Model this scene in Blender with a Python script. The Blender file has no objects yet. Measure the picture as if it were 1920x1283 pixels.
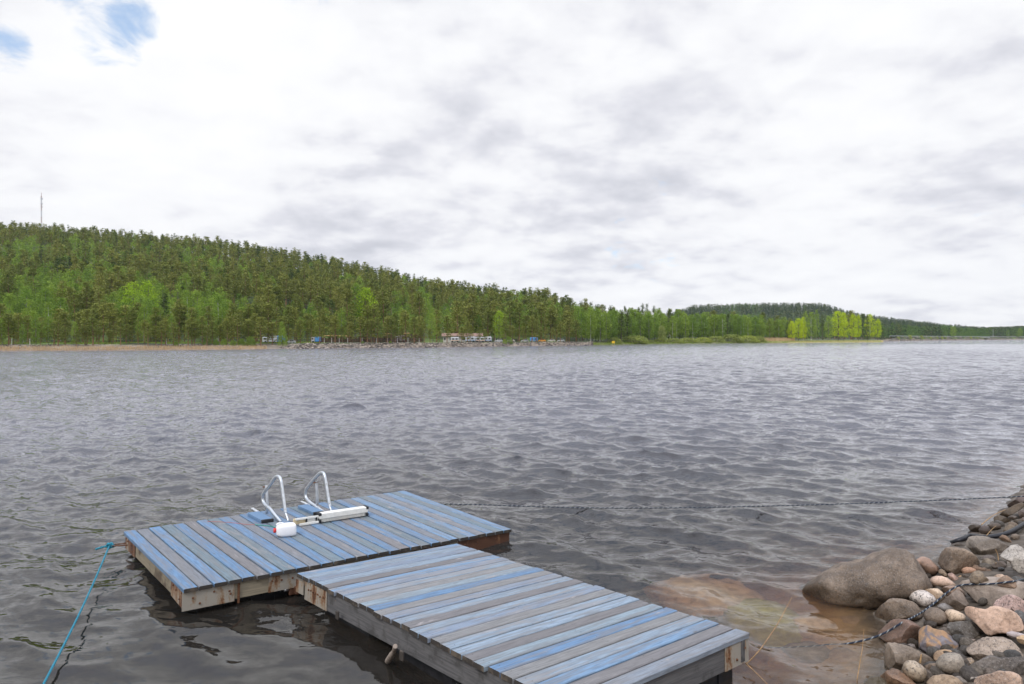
import bpy, math, random
import numpy as np
from mathutils import Vector, Matrix, noise
from math import radians as R, pi, sin, cos, sqrt

random.seed(7)
rng = np.random.default_rng(11)
scene = bpy.context.scene
COL = scene.collection

# ------------------------------------------------------------------ camera
FPX, HZ, CAMZ = 1280.0, 633.0, 2.78           # focal length in photo pixels, horizon row, eye height over the water
PITCH = math.atan((641.5 - HZ) / FPX)
cam_d = bpy.data.cameras.new('camera')
cam_d.sensor_width = 36.0
cam_d.lens = FPX / 1920 * 36
cam_d.clip_start = 0.1
cam_d.clip_end = 20000
cam = bpy.data.objects.new('camera', cam_d)
COL.objects.link(cam)
cam.location = (0, 0, CAMZ)
cam.rotation_euler = (pi / 2 - PITCH, 0, 0)
scene.camera = cam
CAM = Vector((0, 0, CAMZ))


def ray(px, py):
    v = Vector(((px - 960) / FPX, 1.0, -(py - 641.5) / FPX))
    c, s = cos(-PITCH), sin(-PITCH)
    return Vector((v.x, v.y * c - v.z * s, v.y * s + v.z * c))


def at_z(px, py, z=0.0):
    d = ray(px, py)
    return CAM + d * ((z - CAMZ) / d.z)


def at_plane(px, py, p0, n):
    d = ray(px, py)
    return CAM + d * ((p0 - CAM).dot(n) / d.dot(n))


def at_y(px, py, y):
    d = ray(px, py)
    return CAM + d * (y / d.y)


# ------------------------------------------------------------------ object helpers
def tag(o, label=None, cat=None, group=None, kind=None):
    if label: o['label'] = label
    if cat: o['category'] = cat
    if group: o['group'] = group
    if kind: o['kind'] = kind
    return o


def empty(name, loc=(0, 0, 0), rz=0.0):
    o = bpy.data.objects.new(name, None)
    COL.objects.link(o)
    o.location = loc
    o.rotation_euler = (0, 0, rz)
    o.empty_display_size = 0.1
    return o


def link(name, me, parent=None, loc=None):
    o = bpy.data.objects.new(name, me)
    COL.objects.link(o)
    if parent is not None: o.parent = parent
    if loc is not None: o.location = loc
    return o


def mesh_np(name, V, F, mats, mi=None, smooth=False, attrs=None, uv=None):
    """V (n,3); F: array (m,k) or a list of such arrays; attrs {name: per-vertex float array}; uv per-loop"""
    Fs = F if isinstance(F, list) else [F]
    Fs = [np.asarray(f, dtype=np.int32) for f in Fs if len(f)]
    me = bpy.data.meshes.new(name)
    V = np.asarray(V, dtype=np.float32)
    me.vertices.add(len(V))
    me.vertices.foreach_set('co', V.ravel())
    loops = np.concatenate([f.ravel() for f in Fs])
    sizes = np.concatenate([np.full(len(f), f.shape[1], dtype=np.int32) for f in Fs])
    starts = np.concatenate([[0], np.cumsum(sizes)[:-1]]).astype(np.int32)
    me.loops.add(len(loops))
    me.loops.foreach_set('vertex_index', loops)
    me.polygons.add(len(sizes))
    me.polygons.foreach_set('loop_start', starts)
    for m in (mats if isinstance(mats, (list, tuple)) else [mats]):
        me.materials.append(m)
    if mi is not None:
        me.polygons.foreach_set('material_index', np.asarray(mi, dtype=np.int32))
    me.polygons.foreach_set('use_smooth', np.full(len(sizes), bool(smooth)))
    me.update(calc_edges=True)
    me.validate()
    for k, a in (attrs or {}).items():
        a = np.asarray(a, dtype=np.float32)
        if a.ndim == 2:
            at = me.attributes.new(k, 'FLOAT_COLOR', 'POINT')
            at.data.foreach_set('color', a.ravel())
        else:
            at = me.attributes.new(k, 'FLOAT', 'POINT')
            at.data.foreach_set('value', a)
    if uv is not None:
        l = me.uv_layers.new(name='UVMap')
        l.data.foreach_set('uv', np.asarray(uv, dtype=np.float32).ravel())
    return me


class MB:
    """collects boxes, prisms and tubes for ONE mesh"""
    def __init__(self):
        self.v, self.f, self.m, self.uv, self.col, self.sm = [], [], [], [], [], []

    def add(self, verts, faces, mi=0, uvs=None, col=(1, 1, 1, 1), smooth=False):
        b = len(self.v)
        self.v += [Vector(p) for p in verts]
        self.col += [col] * len(verts)
        for i, f in enumerate(faces):
            self.f.append([b + k for k in f])
            self.m.append(mi)
            self.sm.append(smooth)
            self.uv.append(uvs[i] if uvs else [(0, 0)] * len(f))

    def box(self, o, x, y, z, mi=0, ch=0.0, col=(1, 1, 1, 1)):
        """o corner, x y z full edge vectors (right handed); ch chamfer in metres"""
        o, x, y, z = Vector(o), Vector(x), Vector(y), Vector(z)
        if ch <= 0:
            p = [o, o + x, o + x + y, o + y, o + z, o + x + z, o + x + y + z, o + y + z]
            self.add(p, [(0, 3, 2, 1), (4, 5, 6, 7), (0, 1, 5, 4), (1, 2, 6, 5), (2, 3, 7, 6), (3, 0, 4, 7)], mi, None, col)
            return
        lx, ly, lz = x.length, y.length, z.length
        ex, ey, ez = x / lx, y / ly, z / lz
        pts, idx = [], {}
        for i in (0, 1):
            for j in (0, 1):
                for k in (0, 1):
                    c = o + x * i + y * j + z * k
                    sx, sy, sz = (1 - 2 * i) * ch, (1 - 2 * j) * ch, (1 - 2 * k) * ch
                    idx[i, j, k, 0] = len(pts); pts.append(c + ey * sy + ez * sz)
                    idx[i, j, k, 1] = len(pts); pts.append(c + ex * sx + ez * sz)
                    idx[i, j, k, 2] = len(pts); pts.append(c + ex * sx + ey * sy)
        fs = []
        for a in range(3):
            for s in (0, 1):
                q = []
                for b, c in ((0, 0), (1, 0), (1, 1), (0, 1)):
                    k = [0, 0, 0]; k[a] = s; k[(a + 1) % 3] = b; k[(a + 2) % 3] = c
                    q.append(idx[k[0], k[1], k[2], a])
                fs.append(q if s else q[::-1])
        for a in range(3):
            b, c = (a + 1) % 3, (a + 2) % 3
            for i in (0, 1):
                for j in (0, 1):
                    k0 = [0, 0, 0]; k1 = [0, 0, 0]
                    k0[b] = k1[b] = i; k0[c] = k1[c] = j; k1[a] = 1
                    q = [idx[(*k0, b)], idx[(*k1, b)], idx[(*k1, c)], idx[(*k0, c)]]
                    fs.append(q if (i + j) % 2 else q[::-1])
        for i in (0, 1):
            for j in (0, 1):
                for k in (0, 1):
                    q = [idx[i, j, k, 0], idx[i, j, k, 1], idx[i, j, k, 2]]
                    fs.append(q if (i + j + k) % 2 else q[::-1])
        self.add(pts, fs, mi, None, col)

    def tube(self, path, r, n=8, mi=0, smooth=True, cap=True, uvlen=None, ry=None, up=None):
        P = [Vector(p) for p in path]
        rs = r if isinstance(r, (list, tuple)) else [r] * len(P)
        prev = None
        verts, L = [], [0.0]
        for i, p in enumerate(P):
            t = (P[min(i + 1, len(P) - 1)] - P[max(i - 1, 0)]).normalized()
            if prev is None:
                a = Vector(up) if up is not None else (Vector((0, 0, 1)) if abs(t.z) < .9 else Vector((1, 0, 0)))
            else:
                a = prev
            a = (a - t * a.dot(t)).normalized()
            b = t.cross(a)
            prev = a
            if i: L.append(L[-1] + (p - P[i - 1]).length)
            for k in range(n):
                w = 2 * pi * k / n
                ra, rb = rs[i], (ry if ry else rs[i])
                if ry:                       # flat bar: rounded box section
                    ca, sb = cos(w), sin(w)
                    ca = math.copysign(abs(ca) ** .45, ca); sb = math.copysign(abs(sb) ** .45, sb)
                    verts.append(p + a * (ca * ra) + b * (sb * rb))
                else:
                    verts.append(p + a * (cos(w) * ra) + b * (sin(w) * rb))
        fs, uvs = [], []
        for i in range(len(P) - 1):
            for k in range(n):
                k2 = (k + 1) % n
                fs.append((i * n + k, i * n + k2, (i + 1) * n + k2, (i + 1) * n + k))
                uvs.append([(k / n, L[i]), ((k + 1) / n, L[i]), ((k + 1) / n, L[i + 1]), (k / n, L[i + 1])])
        self.add(verts, fs, mi, uvs, smooth=smooth)
        if cap:
            self.add([verts[k] for k in range(n)], [tuple(range(n))[::-1]], mi)
            self.add([verts[(len(P) - 1) * n + k] for k in range(n)], [tuple(range(n))], mi)

    def lathe(self, c, axis, prof, n=12, mi=0, smooth=True):
        """prof list of (distance along axis, radius)"""
        ax = Vector(axis).normalized()
        a = Vector((0, 0, 1)) if abs(ax.z) < .9 else Vector((1, 0, 0))
        a = (a - ax * a.dot(ax)).normalized(); b = ax.cross(a)
        vs = []
        for d, r in prof:
            for k in range(n):
                w = 2 * pi * k / n
                vs.append(Vector(c) + ax * d + (a * cos(w) + b * sin(w)) * r)
        fs = []
        for i in range(len(prof) - 1):
            for k in range(n):
                fs.append((i * n + k, i * n + (k + 1) % n, (i + 1) * n + (k + 1) % n, (i + 1) * n + k))
        fs.append(tuple(range(n))[::-1])
        fs.append(tuple(range((len(prof) - 1) * n, len(prof) * n)))
        self.add(vs, fs, mi, smooth=smooth)

    def build(self, name, mats, parent=None, origin=None):
        me = bpy.data.meshes.new(name)
        o0 = Vector(origin) if origin is not None else Vector((0, 0, 0))
        me.from_pydata([tuple(v - o0) for v in self.v], [], self.f)
        for m in (mats if isinstance(mats, (list, tuple)) else [mats]):
            me.materials.append(m)
        me.polygons.foreach_set('material_index', self.m)
        me.polygons.foreach_set('use_smooth', self.sm)
        l = me.uv_layers.new(name='UVMap')
        l.data.foreach_set('uv', [c for f in self.uv for p in f for c in p])
        at = me.attributes.new('paint', 'FLOAT_COLOR', 'POINT')
        at.data.foreach_set('color', [c for q in self.col for c in q])
        me.update()
        o = link(name, me, parent)
        if origin is not None:
            o.location = o0
        return o


# ------------------------------------------------------------------ node helpers
def material(name):
    m = bpy.data.materials.new(name)
    m.use_nodes = True
    nt = m.node_tree
    nt.nodes.clear()
    out = nt.nodes.new('ShaderNodeOutputMaterial')
    return m, nt, out


class NT:
    def __init__(self, nt):
        self.nt = nt

    def n(self, t, **kw):
        nd = self.nt.nodes.new('ShaderNode' + t)
        ins = kw.pop('ins', {})
        for k, v in kw.items():
            setattr(nd, k, v)
        for k, v in ins.items():
            self.set(nd, k, v)
        return nd

    def set(self, nd, k, v):
        s = nd.inputs[k]
        if isinstance(v, bpy.types.NodeSocket):
            self.nt.links.new(v, s)
        elif isinstance(v, bpy.types.Node):
            self.nt.links.new(v.outputs[0], s)
        else:
            if s.type == 'RGBA' and len(v) == 3: v = (*v, 1)
            s.default_value = v

    def math(self, op, a, b=0.0, c=0.0, clamp=False):
        nd = self.n('Math', operation=op, use_clamp=clamp)
        for i, v in enumerate((a, b, c)):
            self.set(nd, i, v)
        return nd.outputs[0]

    def mix(self, fac, a, b, mode='MIX'):
        nd = self.n('Mix', data_type='RGBA', blend_type=mode, clamp_factor=True)
        self.set(nd, 0, fac); self.set(nd, 6, a); self.set(nd, 7, b)
        return nd.outputs[2]

    def ramp(self, fac, stops, interp='LINEAR'):
        nd = self.n('ValToRGB')
        cr = nd.color_ramp
        cr.interpolation = interp
        while len(cr.elements) < len(stops): cr.elements.new(0.5)
        for e, (p, c) in zip(cr.elements, stops):
            e.position = p
            e.color = (*c, 1) if len(c) == 3 else c
        self.set(nd, 0, fac)
        return nd.outputs[0]

    def noise(self, vec, scale, detail=4, rough=.5, dist=0.0):
        nd = self.n('TexNoise', ins={'Scale': scale, 'Detail': detail, 'Roughness': rough, 'Distortion': dist})
        if vec is not None: self.set(nd, 'Vector', vec)
        return nd.outputs['Fac']

    def smooth(self, v, a, b):
        nd = self.n('MapRange', interpolation_type='SMOOTHSTEP', ins={'From Min': a, 'From Max': b})
        self.set(nd, 0, v)
        return nd.outputs[0]


def simple(name, col, rough=.6, metal=0.0, var=0.15, scale=8.0, col2=None, spec=.4, bump=0.0, bscale=60):
    m, nt, out = material(name)
    T = NT(nt)
    tc = T.n('TexCoord').outputs['Object']
    f = T.noise(tc, scale, 5, .6)
    c2 = col2 or tuple(c * (1 - var) for c in col)
    c1 = tuple(min(1, c * (1 + var)) for c in col) if not col2 else col
    b = T.n('BsdfPrincipled', ins={'Roughness': rough, 'Metallic': metal, 'Specular IOR Level': spec})
    T.set(b, 'Base Color', T.mix(T.smooth(f, .35, .65), c1, c2))
    if bump:
        bp = T.n('Bump', ins={'Strength': bump, 'Distance': .01})
        T.set(bp, 'Height', T.noise(tc, bscale, 4, .6))
        T.set(b, 'Normal', bp)
    nt.links.new(b.outputs[0], out.inputs[0])
    return m


# ------------------------------------------------------------------ world: sky with a broken cloud deck
w = bpy.data.worlds.new('World')
scene.world = w
w.use_nodes = True
nt = w.node_tree
nt.nodes.clear()
T = NT(nt)
SUN_EL, SUN_AZ = R(48), R(205)          # azimuth clockwise from +Y: behind the viewer, a little to the left
sky = T.n('TexSky', sky_type='NISHITA', sun_disc=False, sun_elevation=SUN_EL, sun_rotation=SUN_AZ, air_density=1.0, dust_density=1.2, ozone_density=1.0)
bg_sky = T.n('Background', ins={'Strength': 0.15})
T.set(bg_sky, 'Color', T.mix(.35, sky, (3.2, 5.0, 7.6)))
gen = T.n('TexCoord').outputs['Generated']
nrm = T.n('VectorMath', operation='NORMALIZE'); T.set(nrm, 0, gen)
D = nrm.outputs[0]
sep = T.n('SeparateXYZ'); T.set(sep, 0, D)
zc = T.math('ADD', T.math('MAXIMUM', sep.outputs[2], 0.0), 0.27)
comb = T.n('CombineXYZ')
T.set(comb, 0, T.math('DIVIDE', sep.outputs[0], zc))
T.set(comb, 1, T.math('DIVIDE', sep.outputs[1], zc))
P = comb.outputs[0]                       # position on a flat cloud layer
n_big = T.noise(P, 1.9, 9, .53, .12)
n_mid = T.noise(P, 4.8, 9, .52, .12)
Pm = T.n('VectorMath', operation='ADD'); T.set(Pm, 0, P); Pm.inputs[1].default_value = (-.02, -.075, 0)
n_off = T.noise(Pm.outputs[0], 4.8, 9, .52, .12)
relief = T.math('MULTIPLY', T.math('SUBTRACT', n_mid, n_off), .34)          # sunlit shoulders and shaded bases of the puffs
dens = T.math('ADD', T.math('ADD', T.math('MULTIPLY', n_big, .68), T.math('MULTIPLY', n_mid, .32)), relief)


def blob(px, py, deg, soft=1.0):
    d0 = ray(px, py).normalized()
    dt = T.n('VectorMath', operation='DOT_PRODUCT'); T.set(dt, 0, D); dt.inputs[1].default_value = d0
    return T.smooth(dt.outputs['Value'], cos(R(deg)), cos(R(deg * .15)))


def total(items):
    acc = None
    for v, wgt in items:
        x = T.math('MULTIPLY', v, wgt)
        acc = x if acc is None else T.math('ADD', acc, x)
    return acc


grey = total([(blob(700, 395, 10), .11), (blob(560, 420, 8), .05), (blob(330, 385, 13), .04), (blob(1020, 110, 13), .05), (blob(1330, 270, 12), .07), (blob(1080, 445, 8), .08), (blob(880, 330, 9), .04), (blob(1750, 150, 12), .03),
              (blob(300, 210, 13), -.10), (blob(600, 230, 12), -.07), (blob(1250, 20, 9), -.06), (blob(120, 390, 7), -.04), (blob(1500, 450, 10), -.05), (blob(900, 480, 8), -.05), (blob(1500, 60, 12), -.03)])
shade = T.math('SUBTRACT', dens, grey)
cloud = T.ramp(shade, [(.16, (.52, .53, .585)), (.28, (.62, .63, .685)), (.38, (.73, .735, .785)), (.455, (.83, .835, .866)), (.54, (.888, .893, .912)), (.72, (.93, .935, .945))])
hole = total([(blob(192, 30, 4.6), .24), (blob(250, 45, 2.2), .06), (blob(6, 96, 2.6), .23), (blob(590, -14, 4), .16), (blob(1235, 430, 9), .10), (blob(1850, 330, 6), .06), (blob(1700, 560, 14), .05), (blob(1100, 560, 10), .04)])
n_h = T.noise(P, 7.5, 10, .60, .5)
holem = T.smooth(T.math('ADD', T.math('SUBTRACT', hole, T.math('MULTIPLY', n_h, .55)), .125), .0, .15)
# overhead, out of the picture, the deck is more broken: more of the blue shows
up = T.smooth(sep.outputs[2], .42, .75)
holem = T.math('MAXIMUM', holem, T.math('MULTIPLY', up, T.smooth(T.noise(P, 1.6, 6, .55, .3), .50, .62)))
# an overcast deck is about twice as bright overhead as near the horizon
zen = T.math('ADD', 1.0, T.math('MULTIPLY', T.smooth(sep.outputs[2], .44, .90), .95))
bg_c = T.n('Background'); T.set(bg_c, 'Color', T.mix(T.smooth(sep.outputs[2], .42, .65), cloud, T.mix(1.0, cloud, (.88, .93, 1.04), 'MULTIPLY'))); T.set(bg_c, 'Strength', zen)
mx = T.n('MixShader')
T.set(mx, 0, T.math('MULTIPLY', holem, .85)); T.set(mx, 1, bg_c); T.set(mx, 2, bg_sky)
wo = T.n('OutputWorld')
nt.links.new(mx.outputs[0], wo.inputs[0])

sun_d = bpy.data.lights.new('sun', 'SUN')
sun_d.energy = 1.5
sun_d.angle = R(12)
sun_d.color = (1.0, .95, .88)
sun = bpy.data.objects.new('sun', sun_d)
COL.objects.link(sun)
sdir = Vector((sin(SUN_AZ) * cos(SUN_EL), cos(SUN_AZ) * cos(SUN_EL), sin(SUN_EL)))
sun.rotation_euler = sdir.to_track_quat('Z', 'Y').to_euler()

vs = scene.view_settings
vs.view_transform = 'Standard'
vs.look = 'None'
vs.exposure = 0.15
vs.gamma = 1.0
scene.cycles.use_denoising = True
scene.cycles.max_bounces = 8
scene.cycles.transparent_max_bounces = 8
scene.cycles.transmission_bounces = 5
scene.cycles.glossy_bounces = 3
scene.cycles.diffuse_bounces = 3
scene.cycles.sample_clamp_indirect = 4.0
scene.cycles.caustics_reflective = False
scene.cycles.caustics_refractive = True
scene.cycles.blur_glossy = 0.5

# ------------------------------------------------------------------ near bank and lake bed
SHORE = [(-60, -8), (-14, 1.2), (-5, 2.6), (0, 3.3), (2.2, 4.3), (3.05, 5.5), (3.45, 6.3), (3.9, 7.1), (4.9, 8.2), (6.3, 9.4), (8.6, 11.8), (13, 16.5), (24, 24), (60, 34)]
_sa = np.array(SHORE, dtype=float)


def inland(x, y):
    """signed distance from the waterline, positive on the land (viewer's) side"""
    x = np.asarray(x, float); y = np.asarray(y, float)
    best = np.full(x.shape, 1e9); sgn = np.ones(x.shape)
    for (x0, y0), (x1, y1) in zip(_sa[:-1], _sa[1:]):
        dx, dy = x1 - x0, y1 - y0
        t = np.clip(((x - x0) * dx + (y - y0) * dy) / (dx * dx + dy * dy), 0, 1)
        ex, ey = x - (x0 + t * dx), y - (y0 + t * dy)
        d = np.hypot(ex, ey)
        s = np.where(dx * (y - y0) - dy * (x - x0) < 0, 1, -1)
        m = d < best
        best = np.where(m, d, best); sgn = np.where(m, s, sgn)
    return best * sgn


def ground_z(x, y):
    x = np.asarray(x, float); y = np.asarray(y, float)
    s = inland(x, y)
    land = np.where(s < 3.2, .26 * s, .832 + .12 * (s - 3.2))
    bed = np.maximum(-(.34 + .10 * np.clip((2.2 - x) / 2.0, 0, 1) + .35 * np.clip((x - 4.6) / 1.5, 0, 1)) * (-s), -2.6)
    bed = np.where(np.hypot(x, y) > 70, -2.6, bed)
    return np.where(s > 0, np.minimum(land, 1.25), bed)


def gz(x, y):
    return float(ground_z(np.array([x]), np.array([y]))[0])


def hit_ground(px, py, lift=0.0):
    d = ray(px, py)
    t, z = 1.0, 0
    while t < 60:
        p = CAM + d * t
        if p.z <= gz(p.x, p.y) + lift: break
        t += .02
    return p


def fbm(x, y, sc, seed=0):
    out = np.zeros(len(x))
    for i in range(len(x)):
        out[i] = noise.fractal(Vector((x[i] * sc, y[i] * sc, seed)), 1.0, 2.0, 4)
    return out


gx = np.concatenate([np.linspace(-1600, -60, 24)[:-1], np.linspace(-60, -8, 30)[:-1], np.linspace(-8, 14, 150), np.linspace(14, 60, 30)[1:], np.linspace(60, 1600, 24)[1:]])
gy = np.concatenate([np.linspace(-25, 2, 20)[:-1], np.linspace(2, 16, 110), np.linspace(16, 60, 30)[1:], np.linspace(60, 1600, 24)[1:]])
X, Y = np.meshgrid(gx, gy)
x, y = X.ravel(), Y.ravel()
z = ground_z(x, y) + .05 * fbm(x, y, .9, 3.3) + .03 * fbm(x, y, 3.0, 9.1)
z = np.where(inland(x, y) < -12, np.minimum(z, -2.2), z)
nx, ny = len(gx), len(gy)
ii = (np.arange(ny - 1)[:, None] * nx + np.arange(nx - 1)[None, :]).ravel()
Fg = np.c_[ii, ii + 1, ii + nx + 1, ii + nx]
m, nt, out = material('bank_soil')
T = NT(nt)
tc = T.n('TexCoord').outputs['Object']
vor = T.n('TexVoronoi', ins={'Scale': 9.0, 'Randomness': 1.0}); T.set(vor, 'Vector', tc)
vor2 = T.n('TexVoronoi', ins={'Scale': 3.2, 'Randomness': 1.0}); T.set(vor2, 'Vector', tc)
stone = T.ramp(T.n('SeparateColor', ins={0: vor.outputs['Color']}).outputs[0], [(0, (.10, .08, .06)), (.4, (.21, .17, .13)), (.75, (.30, .25, .20)), (1, (.42, .36, .30))])
pzg = T.n('SeparateXYZ'); T.set(pzg, 0, tc)
dsn = T.n('VectorMath', operation='DISTANCE'); T.set(dsn, 0, tc); dsn.inputs[1].default_value = (2.5, 7.1, -.4)
sandy = T.smooth(T.math('ADD', dsn.outputs['Value'], T.noise(tc, 1.6, 4, .6)), 2.6, 1.4)
sand = T.mix(sandy, T.mix(1.0, stone, (.62, .52, .40), 'MULTIPLY'), (.46, .33, .17))
sand = T.mix(T.smooth(pzg.outputs[2], -.10, -.01), sand, T.mix(1.0, stone, (.42, .40, .38), 'MULTIPLY'))
b = T.n('BsdfPrincipled', ins={'Roughness': .8}); T.set(b, 'Base Color', sand)
bp = T.n('Bump', ins={'Strength': .8, 'Distance': .03}); T.set(bp, 'Height', T.math('ADD', T.math('MULTIPLY', vor.outputs['Distance'], -1), T.math('MULTIPLY', vor2.outputs['Distance'], -1)))
T.set(b, 'Normal', bp)
nt.links.new(b.outputs[0], out.inputs[0])
M_soil = m
tag(link('ground', mesh_np('ground', np.c_[x, y, z], Fg, M_soil, smooth=True)), kind='structure')

# ------------------------------------------------------------------ docks
# deck corners are rays of the photo's corners met with the fitted, slightly tilted deck planes
TH1, TH2 = .6984, .7307
u1 = Vector((cos(TH1), sin(TH1), -.0283)); v1 = Vector((sin(TH1), -cos(TH1), .0048))
u2 = Vector((cos(TH2), sin(TH2), -.0393)); v2 = Vector((sin(TH2), -cos(TH2), .0335))
P1 = Vector((-5.0401, 8.8391, .28)); P2 = Vector((-2.2786, 7.1956, .28))
n1 = u1.cross(v1).normalized() * -1; n2 = u2.cross(v2).normalized() * -1
n1 = -n1 if n1.z < 0 else n1; n2 = -n2 if n2.z < 0 else n2
c1 = [at_plane(px, py, P1, n1) for px, py in ((231.3, 997.2), (758.6, 919.6), (959.2, 991.5), (343.3, 1105.3))]      # back-left, back-right, front-right, front-left
c2 = [at_plane(px, py, P2, n2) for px, py in ((556, 1074.3), (856, 1018.7), (1407.5, 1187))]
c2.append(c2[0] + (c2[2] - c2[1]))

m, nt, out = material('painted_boards')
T = NT(nt)
uvn = T.n('UVMap').outputs[0]
mp = T.n('Mapping'); T.set(mp, 'Vector', uvn); mp.inputs['Scale'].default_value = (3.0, 38.0, 1)
mp2 = T.n('Mapping'); T.set(mp2, 'Vector', uvn); mp2.inputs['Scale'].default_value = (2.6, 13.0, 1)
grain = T.noise(mp.outputs[0], 1.6, 7, .65, .6)
patch = T.noise(mp2.outputs[0], 1.0, 6, .62, .5)
fine = T.noise(uvn, 60, 3, .6)
at = T.n('Attribute', attribute_name='paint')
paint = at.outputs['Color']
wear = at.outputs['Alpha']
streak = T.noise(mp.outputs[0], .55, 4, .6, .3)
c = T.mix(T.math('MULTIPLY', T.smooth(grain, .38, .66), .75), paint, T.mix(1.0, paint, (.50, .49, .50), 'MULTIPLY'))
c = T.mix(T.math('MULTIPLY', T.smooth(streak, .42, .62), .62), c, (.19, .182, .18))
c = T.mix(T.math('MULTIPLY', T.smooth(T.math('ADD', patch, T.math('MULTIPLY', wear, .22)), .60, .74), .6), c, (.27, .255, .25))
c = T.mix(T.math('MULTIPLY', T.smooth(T.math('ADD', patch, T.math('MULTIPLY', grain, .25)), .78, .90), .85), c, (.62, .56, .54))
c = T.mix(T.math('MULTIPLY', T.smooth(fine, .66, .74), .45), c, (.09, .085, .09))
kn = T.n('TexVoronoi', ins={'Scale': 1.0, 'Randomness': 1.0}); mp3 = T.n('Mapping'); T.set(mp3, 'Vector', uvn); mp3.inputs['Scale'].default_value = (2.4, 7.0, 1); T.set(kn, 'Vector', mp3.outputs[0])
c = T.mix(T.math('MULTIPLY', T.smooth(kn.outputs['Distance'], .10, .04), .6), c, (.12, .11, .11))
b = T.n('BsdfPrincipled', ins={'Roughness': .62, 'Specular IOR Level': .35}); T.set(b, 'Base Color', c)
bp = T.n('Bump', ins={'Strength': .35, 'Distance': .004}); T.set(bp, 'Height', grain); T.set(b, 'Normal', bp)
nt.links.new(b.outputs[0], out.inputs[0])
M_board = m


def wood(name, ca, cb, cc):
    m, nt, out = material(name)
    T = NT(nt)
    uvn = T.n('UVMap').outputs[0]
    tc = T.n('TexCoord').outputs['Object']
    mp = T.n('Mapping'); T.set(mp, 'Vector', uvn); mp.inputs['Scale'].default_value = (2.0, 40.0, 1)
    g = T.noise(mp.outputs[0], 1.5, 7, .65, .5)
    p = T.noise(tc, 4.5, 5, .6)
    c = T.mix(T.smooth(g, .35, .7), ca, cb)
    c = T.mix(T.math('MULTIPLY', T.smooth(p, .52, .66), .8), c, cc)
    b = T.n('BsdfPrincipled', ins={'Roughness': .75, 'Specular IOR Level': .3}); T.set(b, 'Base Color', c)
    bp = T.n('Bump', ins={'Strength': .4, 'Distance': .004}); T.set(bp, 'Height', g); T.set(b, 'Normal', bp)
    nt.links.new(b.outputs[0], out.inputs[0])
    return m


M_beam_pale = wood('pale_weathered_beam', (.31, .265, .19), (.20, .17, .125), (.085, .06, .042))
M_beam_grey = wood('grey_weathered_beam', (.145, .14, .14), (.085, .083, .085), (.06, .057, .055))
M_endgrain = wood('board_ends', (.065, .055, .047), (.030, .027, .025), (.15, .12, .09))

m, nt, out = material('rusty_painted_steel')
T = NT(nt)
tc = T.n('TexCoord').outputs['Object']
mpp = T.n('Mapping'); T.set(mpp, 'Vector', tc); mpp.inputs['Scale'].default_value = (1, 1, .3)
rn = T.noise(mpp.outputs[0], 9, 6, .62, .3)
rn2 = T.noise(tc, 45, 4, .6)
at = T.n('Attribute', attribute_name='paint').outputs['Alpha']
f = T.smooth(T.math('ADD', T.math('ADD', rn, T.math('MULTIPLY', rn2, .22)), T.math('MULTIPLY', at, .3)), .62, .86)
c = T.ramp(f, [(0, (.37, .335, .285)), (.35, (.31, .225, .15)), (.7, (.22, .105, .05)), (1, (.10, .045, .026))])
b = T.n('BsdfPrincipled', ins={'Roughness': .6, 'Metallic': .15}); T.set(b, 'Base Color', c)
bp = T.n('Bump', ins={'Strength': .3, 'Distance': .004}); T.set(bp, 'Height', rn2); T.set(b, 'Normal', bp)
nt.links.new(b.outputs[0], out.inputs[0])
M_rust = m
M_bolt = simple('rust_bolt', (.16, .075, .04), .7, .3, .4, 60)
M_zinc = simple('bright_zinc', (.62, .63, .64), .3, .9, .1, 30)
M_float = simple('black_float_plastic', (.018, .018, .021), .45, 0, .4, 12)
M_alu = simple('brushed_aluminium', (.66, .69, .72), .30, .75, .12, 25)
M_white = simple('weathered_white_plastic', (.80, .78, .72), .5, 0, .07, 14)
M_tan = simple('yellowed_plastic', (.62, .50, .31), .55, 0, .15, 14)
M_rubber = simple('black_rubber', (.02, .02, .022), .6, 0, .3, 30)
M_grip = simple('grey_grip', (.33, .32, .30), .7, 0, .2, 40)
M_jug = simple('white_jug_plastic', (.86, .85, .86), .38, 0, .03, 10)
M_red = simple('red_plastic', (.62, .04, .035), .45, 0, .1, 10)
M_redcord = simple('red_cord', (.42, .14, .13), .8, 0, .3, 60)
M_greencord = simple('green_cord', (.05, .28, .22), .8, 0, .3, 60)

M_nail = simple('nail_heads', (.07, .06, .055), .6, .3, .4, 50)
PAL = {'B': (.155, .285, .465), 'b': (.205, .335, .50), 'G': (.220, .235, .262), 'T': (.180, .245, .285), 'M': (.225, .215, .222), 'P': (.31, .40, .495),
       'L': (.255, .32, .42), 'E': (.272, .272, .272), 'A': (.205, .195, .200), 'p': (.285, .365, .425), 'D': (.150, .275, .455), 'S': (.27, .31, .365)}
PAL = {k_: tuple(.87 * x_ + .010 for x_ in v_) for k_, v_ in PAL.items()}
seq1 = 'BGBTBMBTBGBTBGBTBMBTBGbTbGbTb'
seq2 = 'bPLPAbLPEpBELPAPLEPPApDEPbAS'


def bil(c, a, t):
    """a along 0->1 (back edge) ; t from back to front"""
    return (c[0] * (1 - a) + c[1] * a) * (1 - t) + (c[3] * (1 - a) + c[2] * a) * t


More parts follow.
